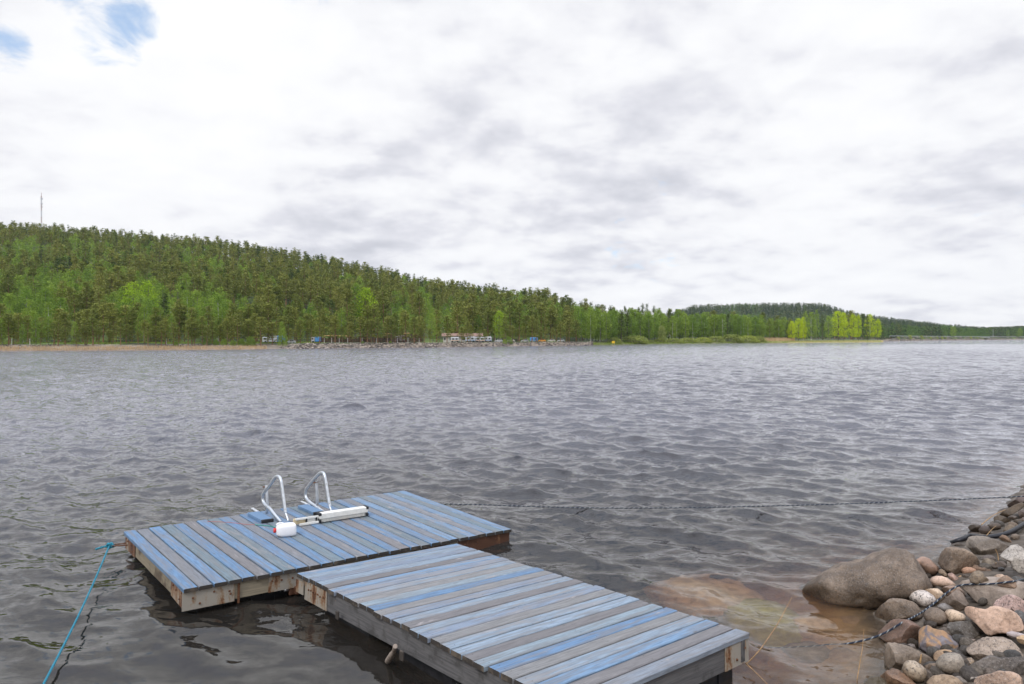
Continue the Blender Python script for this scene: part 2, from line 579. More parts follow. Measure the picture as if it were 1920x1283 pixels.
def board(mb, p, q, p2, q2, nrm, th, col, wear, end_mi, ch=.006):
    """plank: p->q one top edge, p2->q2 the other top edge"""
    L = (q - p).length
    wd = (p2 - p).length
    w0, w1 = (p2 - p).normalized(), (q2 - q).normalized()
    uo, vo = random.random() * 40, random.random() * 40
    dn = -nrm
    def sec(a, b, wv):
        return [a + dn * th, a + dn * ch, a + wv * ch, b - wv * ch, b + dn * ch, b + dn * th]
    N = 6
    verts = []
    for i in range(N + 1):
        s = i / N
        a = p.lerp(q, s); b_ = p2.lerp(q2, s); wv = w0.lerp(w1, s)
        j = Vector((0, 0, random.uniform(-.0015, .0015)))
        verts += [k + j for k in sec(a, b_, wv)]
    fs, uvs = [], []
    vv = [-.03, -ch, 0, wd, wd + ch, wd + .03]
    for i in range(N):
        for k in range(5):
            fs.append((i * 6 + k, (i + 1) * 6 + k, (i + 1) * 6 + k + 1, i * 6 + k + 1))
            uvs.append([(uo + L * i / N, vo + vv[k]), (uo + L * (i + 1) / N, vo + vv[k]), (uo + L * (i + 1) / N, vo + vv[k + 1]), (uo + L * i / N, vo + vv[k + 1])])
    mb.add(verts, fs, 0, uvs, (*col, wear))
    for base, flip in ((0, False), (N * 6, True)):
        sct = [verts[base + k] for k in range(6)]
        f = tuple(range(6)) if not flip else tuple(range(6))[::-1]
        mb.add(sct, [f], end_mi, [[(0, 0), (.0, .1), (.02, .2), (.1, .2), (.12, .1), (.12, 0)]])


def dock(c, nrm, seq, along_back, label, name='floating_dock'):
    """boards run back->front when along_back, else left->right"""
    root = empty(name, c[0])
    root_inv = Matrix.Translation(-Vector(c[0]))
    n = len(seq)
    mb = MB()
    for i, s in enumerate(seq):
        base = PAL[s]
        k = random.uniform(.93, 1.07)
        col = tuple(min(1, x * k) for x in base)
        a0, a1 = i / n, (i + 1) / n
        if along_back:
            e0, e1 = random.uniform(-.004, .004), random.uniform(-.004, .004)
            p, q = bil(c, a0, e0), bil(c, a0, 1 + e1)
            p2, q2 = bil(c, a1, e0), bil(c, a1, 1 + e1)
        else:
            e0, e1 = random.uniform(-.007, .007), random.uniform(-.010, .006)
            p, q = bil(c, e0, a0), bil(c, 1 + e1, a0)
            p2, q2 = bil(c, e0, a1), bil(c, 1 + e1, a1)
        g = (p2 - p).normalized() * (random.uniform(.0055, .0095))
        lift = nrm * random.uniform(-.003, .003)
        board(mb, p + g + lift, q + g + lift, p2 - g + lift, q2 - g + lift, nrm, .040, col, random.uniform(-.3, .55) + (.3 if s in 'EbPL' else 0), 1)
        for t_ in (.035, .5, .965):                                  # two nail heads per bearer
            for a_ in (.28, .72):
                if random.random() < .12: continue
                pt = (p.lerp(q, t_ + random.uniform(-.004, .004))).lerp(p2.lerp(q2, t_), a_ + random.uniform(-.06, .06)) + lift + nrm * .0012
                ux = (q - p).normalized() * .0042; uy = (p2 - p).normalized() * .0042
                mb.add([pt + ux * cos(k_ * pi / 3) + uy * sin(k_ * pi / 3) for k_ in range(6)], [tuple(range(6))], 2)
    mb.v = [v - c[0] for v in mb.v]
    mb.build('deck', [M_board, M_endgrain, M_nail], root)
    return root


def local(mb, c0):
    mb.v = [v - c0 for v in mb.v]
    return mb


def beam(root, c0, p, q, nrm, inw, h, th, mat, z0=.041, name='side_beam'):
    """a beam under the deck edge p->q; inw = inward unit vector"""
    mb = MB()
    L = (q - p)
    o = p - nrm * (z0 + h)
    N = 8
    verts, fs, uvs = [], [], []
    for i in range(N + 1):
        a = o + L * (i / N)
        jz = nrm * random.uniform(-.003, .003)
        verts += [a + jz, a + nrm * h, a + nrm * h + inw * th, a + inw * th + jz]
    ln = L.length
    for i in range(N):
        for k in range(4):
            k2 = (k + 1) % 4
            fs.append((i * 4 + k, i * 4 + k2, (i + 1) * 4 + k2, (i + 1) * 4 + k))
            v0 = (0, h, h + th, h + th + h)[k]; v1_ = v0 + (h, th, h, th)[k]
            uvs.append([(ln * i / N, v0), (ln * i / N, v1_), (ln * (i + 1) / N, v1_), (ln * (i + 1) / N, v0)])
    mb.add(verts, fs, 0, uvs)
    mb.add(verts[:4], [(0, 3, 2, 1)]); mb.add(verts[-4:], [(0, 1, 2, 3)])
    return local(mb, c0).build(name, mat, root)


def plate(root, c0, p, along, nrm, outw, length, h, z0=.042, bolts=(), rust=0.0, name='corner_plate', th=.006, cut=0.0):
    """steel plate lying on the outer face of a beam; p its upper start; bolts (s, t) in metres from upper start"""
    mb = MB()
    o = p - nrm * z0 + outw * .003
    a, d = along * length, -nrm * h
    vs = [o, o + a - nrm * 0, o + a + d, o + d * (1 - cut), o + outw * th, o + a + outw * th, o + a + d + outw * th, o + d * (1 - cut) + outw * th]
    mb.add(vs, [(0, 1, 2, 3), (7, 6, 5, 4), (0, 4, 5, 1), (1, 5, 6, 2), (2, 6, 7, 3), (3, 7, 4, 0)], 0, None, (1, 1, 1, rust))
    pl = local(mb, c0).build(name, M_rust, root)
    for s, t in bolts:
        bb = MB()
        bb.lathe(o + along * s - nrm * t + outw * th, outw, [(0, .012), (.002, .012), (.003, .009), (.010, .009), (.012, .006)], 6, 0, False)
        local(bb, c0).build('bolt', M_bolt, pl)
    return pl


def floats(root, c0, c, nrm, spots, depth=.42, top=.19):
    for a0, a1, t0, t1 in spots:
        mb = MB()
        p, q, r, s = bil(c, a0, t0), bil(c, a1, t0), bil(c, a1, t1), bil(c, a0, t1)
        o = p - nrm * (top + depth)
        mb.box(s - nrm * (top + depth), r - s, q - r, nrm * depth, ch=.04)
        x = (r - s)
        for k in range(1, 8):                       # moulded ribs on the long faces
            mb.box(s - nrm * (top + depth - .03) + x * (k / 8 - .01) - (q - r).normalized() * .012, x * .02, (q - r).normalized() * .0125, nrm * (depth - .06), ch=0)
        local(mb, c0).build('float', M_float, root)


# --- far dock (carries the ladder)
d1 = dock(c1, n1, seq1, True, '')
tag(d1, 'far floating dock with blue boards carrying the swim ladder', 'floating dock')
BL, BR, FR, FL = c1
e_front = (FR - FL).normalized(); e_left = (FL - BL).normalized(); e_back = (BR - BL).normalized(); e_right = (FR - BR).normalized()
o0 = BL
inF, inL = -e_left, e_front
tag_l = lambda o, l: (o.__setitem__('label', l), o)[1]
tag_l(beam(d1, o0, FL + e_front * .012 + inF * .03, FR - e_front * .012 + inF * .03, n1, inF, .165, .045, M_beam_pale), 'pale weathered front beam')
beam(d1, o0, BL + e_left * .08 + inL * .03, FL - e_left * .0 + inL * .03 + inF * .085, n1, inL, .155, .045, M_beam_pale)
beam(d1, o0, BL + e_back * .1 - inF * .04, BR - e_back * .1 - inF * .04, n1, -inF, .155, .045, M_beam_pale)
beam(d1, o0, BR + e_right * .1 - inL * .06, FR - e_right * .1 - inL * .06, n1, -inL, .155, .045, M_beam_pale)
pf = FL + inF * .03
plate(d1, o0, pf, e_front, n1, -inF, .50, .185, bolts=[(.10, .07), (.165, .135), (.30, .045), (.45, .07), (.46, .10)], rust=.12)
plate(d1, o0, pf + e_front * .85, e_front, n1, -inF, .64, .17, bolts=[(.04, .05), (.14, .06), (.26, .06), (.36, .06), (.46, .055)], rust=.25, name='steel_plate')
plate(d1, o0, FL - e_left * .48 + inL * .03 + inF * .03, e_left, n1, -inL, .45, .185, bolts=[(.10, .03), (.20, .05), (.32, .11), (.40, .03), (.42, .14)], rust=.62, cut=.12)
plate(d1, o0, BL + e_left * .03 + inL * .03, e_left, n1, -inL, .52, .165, bolts=[(.05, .03), (.14, .045), (.12, .10), (.33, .05), (.40, .12)], rust=.6, name='corner_plate')
plate(d1, o0, FR - e_front * .85 + inF * .03, e_front, n1, -inF, .83, .165, bolts=[(.1, .06), (.3, .06), (.6, .06)], rust=.95, name='steel_plate')
plate(d1, o0, FR - e_front * 1.35 + inF * .03, e_front, n1, -inF, .32, .14, bolts=[(.06, .06), (.25, .06)], rust=.45, name='steel_plate')
# strap hanging at the beam joint
mb = MB(); s0 = pf + e_front * .53 - inF * .008 - n1 * .034
mb.box(s0 - n1 * .22, e_front * .022, -inF * .008, n1 * .22)
local(mb, o0).build('hanging_strap', M_bolt, d1)
floats(d1, o0, c1, n1, [(.05, .30, .06, .94), (.38, .62, .06, .94), (.70, .95, .06, .94)], depth=.40, top=.185)
# mooring ring at the left corner
mb = MB()
rp = BL + e_left * .26 + inL * .02 - n1 * .10
ring = []
for k in range(13):
    a = pi * k / 12 - pi / 2
    ring.append(rp - inL * (.03 + .19 * max(0, cos(a))) + e_left * (.045 * sin(a)) + Vector((0, 0, .012 * cos(a))))
mb.tube(ring, .008, 8)
local(mb, o0).build('mooring_ring', M_bolt, d1)
# hinge bracket between the docks
hp = at_plane(548, 1098, pf, inF)
mb = MB()
mb.box(hp - e_front * .05 - n1 * .09, e_front * .11, -inF * .05, n1 * .11, ch=.008)
mb.box(hp - e_front * .005 - n1 * .07 - inF * .05, e_front * .05, -inF * .07, n1 * .075, ch=.006)
hb = local(mb, o0).build('hinge_bracket', M_rust, d1)
bb = MB(); bb.lathe(hp - e_front * .11 - n1 * .02 - inF * .03, e_front, [(0, .012), (.008, .022), (.05, .022), (.055, .012)], 8)
local(bb, o0).build('hinge_bolt', M_zinc, hb)
# two blue mounting blocks under the ladder feet, laid along the boards at the back edge
for (xa, ya), (xb, yb) in (((30, 750), (215, 850)), ((725, 650), (925, 745))):
    A = at_plane(460 + xa / 7.385, 860 + ya / 7.385, P1 + n1 * .045, n1); B_ = at_plane(460 + xb / 7.385, 860 + yb / 7.385, P1 + n1 * .045, n1)
    ln = (B_ - A).length
    mb = MB()
    mb.box(A - n1 * .043 , e_left * ln, e_front * .16, n1 * .045, ch=.004, col=(*PAL['B'], .1))
    bl = local(mb, o0).build('mounting_block', M_board, d1)
    mb = MB(); mb.box(A - n1 * .044 + e_left * (ln + .001), e_left * .035, e_front * .162, n1 * .047, ch=.006)
    local(mb, o0).build('rubber_end', M_rubber, bl)

# --- near dock (gangway to the shore)
d2 = dock(c2, n2, seq2, False, '')
tag(d2, 'near floating dock with mixed pale and blue boards leading to the shore', 'floating dock')
A2, B2, C2, D2 = c2
o2 = A2
eL = (D2 - A2).normalized(); eF = (C2 - D2).normalized(); eB = (B2 - A2).normalized()
inl, inf_ = eB, -eL
beam(d2, o2, A2 + eL * .25 + inl * .02, D2 + inl * .02 - eL * .01, n2, inl, .19, .05, M_beam_grey)
beam(d2, o2, B2 + eL * .02 - inl * .07, C2 - inl * .07 - eL * .01, n2, -inl, .17, .05, M_beam_grey)
beam(d2, o2, D2 + inl * .075 + inf_ * .075, C2 - inl * .125 + inf_ * .075, n2, -inf_, .19, .05, M_beam_grey)
plate(d2, o2, A2 + eL * .17 + inl * .02, eL, n2, -inl, .48, .19, z0=.046, bolts=[(.10, .07), (.15, .065), (.20, .07), (.25, .07), (.30, .07), (.35, .08), (.42, .07)], rust=.2, cut=.0)
plate(d2, o2, A2 + eL * .01 + inl * .0, eL, n2, -inl, .17, .13, z0=.06, bolts=[], rust=.4, name='hinge_plate')
plate(d2, o2, C2 - eF * .34 + inf_ * .025, eF, n2, -inf_, .335, .185, z0=.046, bolts=[(.05, .09), (.16, .13), (.27, .06)], rust=.12)
floats(d2, o2, c2, n2, [(.05, .95, .10, .34), (.05, .95, .42, .66), (.05, .95, .74, .98)], depth=.50, top=.225)
for px, py in ((632, 1150), (752, 1225)):
    q = at_plane(px, py, A2 + inl * .02, inl)
    mb = MB(); mb.box(q - n2 * .05, eL * .05, -inl * .02, n2 * .08, ch=.006)
    local(mb, o2).build('float_bracket', M_endgrain, d2)

# ------------------------------------------------------------------ swim ladder
Z5 = lambda x, y: (460 + x / 7.385, 860 + y / 7.385)
lad = empty('swim_ladder', at_plane(*Z5(600, 880), P1, n1))
tag(lad, 'folded aluminium swim ladder with white treads on the far blue dock', 'swim ladder')
lo = lad.location.copy()


def catmull(pts, k=5):
    out = []
    P = [pts[0]] + list(pts) + [pts[-1]]
    for i in range(1, len(P) - 2):
        for j in range(k):
            t = j / k
            a, b_, c_, d = P[i - 1], P[i], P[i + 1], P[i + 2]
            out.append(.5 * ((2 * b_) + (c_ - a) * t + (2 * a - 5 * b_ + 4 * c_ - d) * t * t + (3 * b_ - a - 3 * c_ + d) * t ** 3))
    out.append(P[-2])
    return out


vh = Vector((e_left.x, e_left.y, 0)).normalized()
pn = vh.cross(Vector((0, 0, 1)))
for near, loop, strap, sl in (
    ((530, 872), [(490, 885), (400, 775), (335, 692), (275, 645), (245, 590), (240, 530), (252, 480), (285, 435), (335, 375), (385, 300), (415, 262), (445, 248), (470, 262), (490, 300), (502, 370), (528, 560), (553, 745)],
     [(95, 688), (160, 728), (225, 770), (262, 785), (292, 765), (303, 710), (302, 600), (296, 480), (288, 370)], [(553, 745), (575, 800), (592, 860)]),
    ((1140, 748), [(1090, 750), (980, 670), (890, 605), (848, 560), (830, 500), (838, 440), (870, 385), (940, 300), (1000, 230), (1030, 205), (1060, 196), (1085, 212), (1102, 260), (1122, 380), (1150, 560), (1170, 660)],
     [(780, 594), (850, 628), (930, 662), (965, 668), (988, 650), (996, 610), (994, 520), (988, 400), (984, 310)], [(1170, 660), (1182, 700), (1192, 745)])):
    p0 = at_plane(*Z5(*near), P1 + n1 * .03, n1)
    mb = MB()
    mb.tube(catmull([at_plane(*Z5(*p), p0, pn) for p in loop], 3), .018, 12, up=pn, ry=.022)
    h = local(mb, lo).build('handrail', M_alu, lad)
    mb = MB(); mb.tube([at_plane(*Z5(*p), p0, pn) for p in sl], .0115, 10)
    local(mb, lo).build('inner_tube', M_alu, h)
    for hx_, hy_ in (((502, 418), (552, 702)) if near[0] < 800 else ((1124, 350), (1166, 622))):
        hc = at_plane(*Z5(hx_, hy_), p0 - pn * .0155, pn); sg = 1 if (CAM - hc).dot(pn) > 0 else -1
        hc = at_plane(*Z5(hx_, hy_), p0 + pn * (.0215 * sg), pn)
        bb = MB(); bb.lathe(hc, pn * sg, [(0, .0065), (.003, .0065), (.005, .004)], 8); local(bb, lo).build('screw', M_bolt, h)
    ps = p0 - pn * .035
    mb = MB(); mb.tube(catmull([at_plane(*Z5(*p), ps, pn) for p in strap], 3), .007, 12, ry=.021, up=(0, 0, 1))
    st = local(mb, lo).build('support_strap', M_alu, lad)
    q = at_plane(*Z5(*strap[-1]), ps, pn)
    bb = MB(); bb.lathe(q - pn * .03 - Vector((0, 0, .02)), pn, [(0, .006), (.004, .011), (.075, .011), (.08, .006)], 8)
    local(bb, lo).build('pivot_bolt', M_bolt, st)
# folded treads
TA = at_plane(*Z5(1030, 892), P1 + n1 * .012, n1); TB = at_plane(*Z5(1700, 790), P1 + n1 * .012, n1)
tx = (TB - TA); tl = tx.length; tx.normalize()
ty = Vector((-tx.y, tx.x, 0)).normalized(); tz = tx.cross(ty).normalized()
hgt = .125


def tb(x0, x1, y0, y1, z0, z1, name, mat, par, ch=.004, mb=None):
    m_ = mb or MB()
    m_.box(TA + tx * x0 + ty * y0 + tz * z0, tx * (x1 - x0), ty * (y1 - y0), tz * (z1 - z0), ch=ch)
    if mb is None:
        return local(m_, lo).build(name, mat, par)


tr = tb(0, tl, 0, .10, .045, hgt, 'tread', M_white, lad, .008)
tb(.01, tl - .02, .014, .09, 0, .0445, 'tread_core', M_grip, tr, .002)
mb = MB()
for k in range(52):
    x0 = .03 + (tl - .08) * k / 52
    tb(x0, x0 + .0055, 0.004, .0139, .004, .044, '', None, None, 0, mb)
local(mb, lo).build('grip_ribs', M_white, tr)
for (x0, z0) in ((-.012, hgt - .03), (-.012, .0), (tl - .03, hgt - .03), (tl - .03, .004)):
    tb(x0, x0 + .036, -.008, .108, z0, z0 + .036, 'end_cap', M_rubber, tr, .004)
xl = -(1030 - 640) / 7.385 / FPX * 8.4
tb(xl + .01, -.013, .01, .022, .075, .105, 'frame_bar', M_white, lad)
tb(xl + .06, -.013, -.004, .008, .0, .033, 'frame_bar', M_white, lad)
tb(xl - .01, xl + .16, .03, .06, .015, .095, 'hinge_panel', M_tan, lad, .006)
tb(xl + .165, -.014, .03, .055, .02, .085, 'second_tread', M_white, lad, .006)
for x0 in (xl + .155, -.05):
    tb(x0, x0 + .018, .0085, .029, .012, .085, 'joint_block', M_rubber, lad, .003)
tb(.17, .28, .03, .07, -.012, -.0005, 'foot', M_grip, lad, .002)

# ------------------------------------------------------------------ white jug and cords
JA = at_plane(*Z5(565, 1075), P1 + n1 * .0, n1)
jug = empty('jug', JA)
tag(jug, 'white plastic jug with red cap lying on the far dock', 'jug')
jx = (tx * .97 - ty * .25).normalized(); jy = Vector((-jx.y, jx.x, 0)).normalized(); jz = Vector((0, 0, 1))
LJ, WJ, HJ = .245, .15, .165
bm_v, bm_f = [], []
NU, NV = 28, 18
for i in range(NV + 1):
    ph = -pi / 2 + pi * i / NV
    for j in range(NU):
        th = 2 * pi * j / NU
        s = lambda a, e: math.copysign(abs(a) ** e, a)
        xx = s(sin(ph), .38); rr = abs(cos(ph)) ** .38
        yy, zz = s(cos(th), .5) * rr, s(sin(th), .5) * rr
        sh = 1.0 - .32 * max(0, (-xx - .25)) ** 1.5                  # shoulder towards the cap
        dent = 1 - .022 * (math.sin((xx * 9 + zz * 5)) > .35) * (xx > .2) * (abs(yy) > .5)
        bm_v.append(jx * (xx * LJ / 2) + jy * (yy * WJ / 2 * sh * dent) + jz * (zz * HJ / 2 * sh + HJ / 2))
for i in range(NV):
    for j in range(NU):
        bm_f.append((i * NU + j, i * NU + (j + 1) % NU, (i + 1) * NU + (j + 1) % NU, (i + 1) * NU + j))
mb = MB(); mb.add(bm_v, bm_f, 0, smooth=True)
mb.build('body', M_jug, jug)
mb = MB(); mb.lathe(-jx * (LJ / 2 - .012) + jz * (HJ * .52), -jx, [(0, .026), (.016, .026), (.018, .031), (.04, .031), (.043, .027)], 14)
mb.build('cap', M_red, jug)
mb = MB(); hh = []
for k in range(9):
    a = pi * k / 8
    hh.append(-jx * (.07 - .045 * cos(a)) * 1 + jz * (HJ * .93 + .022 * sin(a)) + jy * .0)
mb.tube(hh, .010, 8)
mb.build('handle', M_jug, jug)


def lay(pts, z=.006):
    return [at_plane(px, py, P1 + n1 * z, n1) for px, py in pts]


cp = lay([(389, 978), (418, 979), (446, 981.5), (460, 983.4), (478, 984)])
mb = MB(); mb.tube(catmull(cp, 4), .0032, 6)
cord = mb.build('cord', M_redcord)
tag(cord, 'thin red and green cord from the jug across the boards', 'cord')
mb = MB(); mb.tube(catmull(lay([(478, 984), (490, 985), (505, 986.5), (517, 989)]), 4), .0055, 6)
mb.build('green_end', M_greencord, cord)


# ------------------------------------------------------------------ ropes
def rope_mat(name, ca, cb, turns, duty=.72):
    m, nt, out = material(name)
    T = NT(nt)
    s = T.n('SeparateXYZ'); T.set(s, 0, T.n('UVMap').outputs[0])
    f = T.math('FRACT', T.math('ADD', s.outputs[0], T.math('MULTIPLY', s.outputs[1], turns)))
    c = T.mix(T.math('GREATER_THAN', f, duty), ca, cb)
    b = T.n('BsdfPrincipled', ins={'Roughness': .8}); T.set(b, 'Base Color', c)
    bp = T.n('Bump', ins={'Strength': .6, 'Distance': .004}); T.set(bp, 'Height', T.math('PINGPONG', T.math('MULTIPLY', f, 3.0), .5)); T.set(b, 'Normal', bp)
    nt.links.new(b.outputs[0], out.inputs[0])
    return m


M_rope = rope_mat('dark_twisted_rope', (.010, .018, .038), (.27, .29, .29), 13, .74)
M_cyan = rope_mat('turquoise_rope', (.018, .23, .32), (.012, .14, .21), 30, .6)


def polyline(pts, n=12):
    out = []
    for a, b_ in zip(pts[:-1], pts[1:]):
        for k in range(n): out.append(a.lerp(b_, k / n))
    return out + [pts[-1]]


# turquoise mooring line from the ring to the shore
r0 = ring[6]
end = at_z(78, 1290, .09)
path = []
for k in range(33):
    t = k / 32
    p = r0.lerp(end, t)
    p.z -= .05 * sin(pi * t) * 1.0
    path.append(p)
ext = end + (end - r0).normalized() * 3.2
for k in range(1, 15):
    t = k / 14
    p = end.lerp(ext, t); p.z = .05 * (1 - t) + .9 * t * t
    path.append(p)
mb = MB(); mb.tube(path, .010, 8)
rope1 = mb.build('mooring_rope', M_cyan)
tag(rope1, 'turquoise mooring rope tied to the rusty ring of the far dock', 'rope')
mb = MB()
kn = []
for k in range(28):
    a = 2 * pi * k / 9
    kn.append(r0 + Vector((cos(a) * .026, .02 * sin(a * .5), sin(a) * .026)) + inL * (-.02 + .0018 * k))
mb.tube(kn, .012, 7)
tl_ = [r0, r0 + Vector((-.07, -.02, -.012)), r0 + Vector((-.15, -.03, -.035))]
mb.tube(catmull(tl_, 4), .013, 7)
mb.build('knot', M_cyan, rope1)

# dark rope from the far dock to the right bank, just above the water
pts = []
S = at_plane(826, 943, P1 - n1 * .0, n1) - n1 * .02
E_ = at_y(1925, 930.5, 10.7)
pix = [(826, 943), (900, 946.5), (1000, 950), (1100, 952.5), (1200, 953), (1300, 952), (1400, 950), (1500, 947.5), (1600, 944.5), (1700, 940.5), (1800, 936.5), (1925, 930.5)]
for k, (px, py) in enumerate(pix):
    t = (px - 826) / (1925 - 826)
    dd = 1 / ((1 - t) / S.y + t / E_.y)
    pts.append(at_y(px, py, dd))
pts[0] = S
pts += [E_ + Vector((1.2, -.1, .1)), E_ + Vector((2.4, -.3, .3))]
mb = MB(); mb.tube(catmull(pts, 8), .008, 8)
tag(mb.build('mooring_rope', M_rope), 'long black and white rope stretched over the water from the far dock', 'rope')

# ------------------------------------------------------------------ rocks on the right bank
m, nt, out = material('granite')
T = NT(nt)
oi = T.n('ObjectInfo')
tc = T.n('TexCoord').outputs['Object']
off = T.n('VectorMath', operation='MULTIPLY_ADD'); T.set(off, 0, oi.outputs['Random']); off.inputs[1].default_value = (37, 21, 53); T.set(off, 2, tc)
V = off.outputs[0]
base = oi.outputs['Color']
cl = T.noise(V, 3.6, 6, .62, .2)
c = T.mix(T.smooth(cl, .36, .68), T.mix(1.0, base, (.62, .60, .58), 'MULTIPLY'), T.mix(1.0, base, (1.18, 1.16, 1.13), 'MULTIPLY'))
sp1 = T.noise(V, 44, 4, .75)
sp2 = T.noise(V, 75, 2, .7)
al = oi.outputs['Alpha']
c = T.mix(T.math('MULTIPLY', T.smooth(sp1, .50, .62), T.math('MULTIPLY', al, 1.1)), c, (.055, .05, .05))
c = T.mix(T.math('MULTIPLY', T.smooth(sp2, .54, .68), T.math('MULTIPLY', al, .55)), c, T.mix(.5, base, (.80, .76, .72)))
lich = T.noise(V, 11, 6, .7, .4)
c = T.mix(T.math('MULTIPLY', T.smooth(lich, .60, .70), .35), c, (.10, .095, .085))
# dark wet band at the waterline
geo = T.n('NewGeometry')
pz = T.n('SeparateXYZ'); T.set(pz, 0, geo.outputs['Position'])
wet = T.smooth(T.math('ADD', pz.outputs[2], T.math('MULTIPLY', T.math('SUBTRACT', cl, .5), .34)), .30, .03)
c = T.mix(T.math('MULTIPLY', wet, .72), c, T.mix(.55, T.mix(1.0, c, (.35, .28, .2), 'MULTIPLY'), (.05, .033, .018)))
b = T.n('BsdfPrincipled', ins={'Specular IOR Level': .35}); T.set(b, 'Base Color', c)
T.set(b, 'Roughness', T.math('SUBTRACT', .82, T.math('MULTIPLY', wet, .5)))
bp = T.n('Bump', ins={'Strength': .8, 'Distance': .022}); T.set(bp, 'Height', T.math('ADD', T.math('MULTIPLY', T.noise(V, 14, 8, .65), 1.0), T.math('MULTIPLY', sp1, .25))); T.set(b, 'Normal', bp)
nt.links.new(b.outputs[0], out.inputs[0])
M_gran = m

m, nt, out = material('stained_rock')
T = NT(nt)
tc = T.n('TexCoord').outputs['Object']
st = T.noise(tc, 4.2, 7, .62, .8)
szp = T.n('SeparateXYZ'); T.set(szp, 0, tc)
f = T.smooth(T.math('ADD', st, T.math('MULTIPLY', szp.outputs[2], 1.3)), .50, .58)
c = T.mix(f, T.mix(T.smooth(T.noise(tc, 7, 5, .6), .4, .6), (.13, .115, .125), (.21, .185, .195)), T.mix(T.smooth(T.noise(tc, 20, 4, .6), .4, .6), (.36, .21, .11), (.24, .16, .10)))
b = T.n('BsdfPrincipled', ins={'Roughness': .75}); T.set(b, 'Base Color', c)
bp = T.n('Bump', ins={'Strength': .5, 'Distance': .01}); T.set(bp, 'Height', T.noise(tc, 16, 6, .6)); T.set(b, 'Normal', bp)
nt.links.new(b.outputs[0], out.inputs[0])
M_stain = m

ICO = {}


def ico(sub):
    if sub not in ICO:
        import bmesh
        bm = bmesh.new()
        bmesh.ops.create_icosphere(bm, subdivisions=sub, radius=1)
        ICO[sub] = (np.array([v.co[:] for v in bm.verts]), np.array([[v.index for v in f.verts] for f in bm.faces]))
        bm.free()
    return ICO[sub]


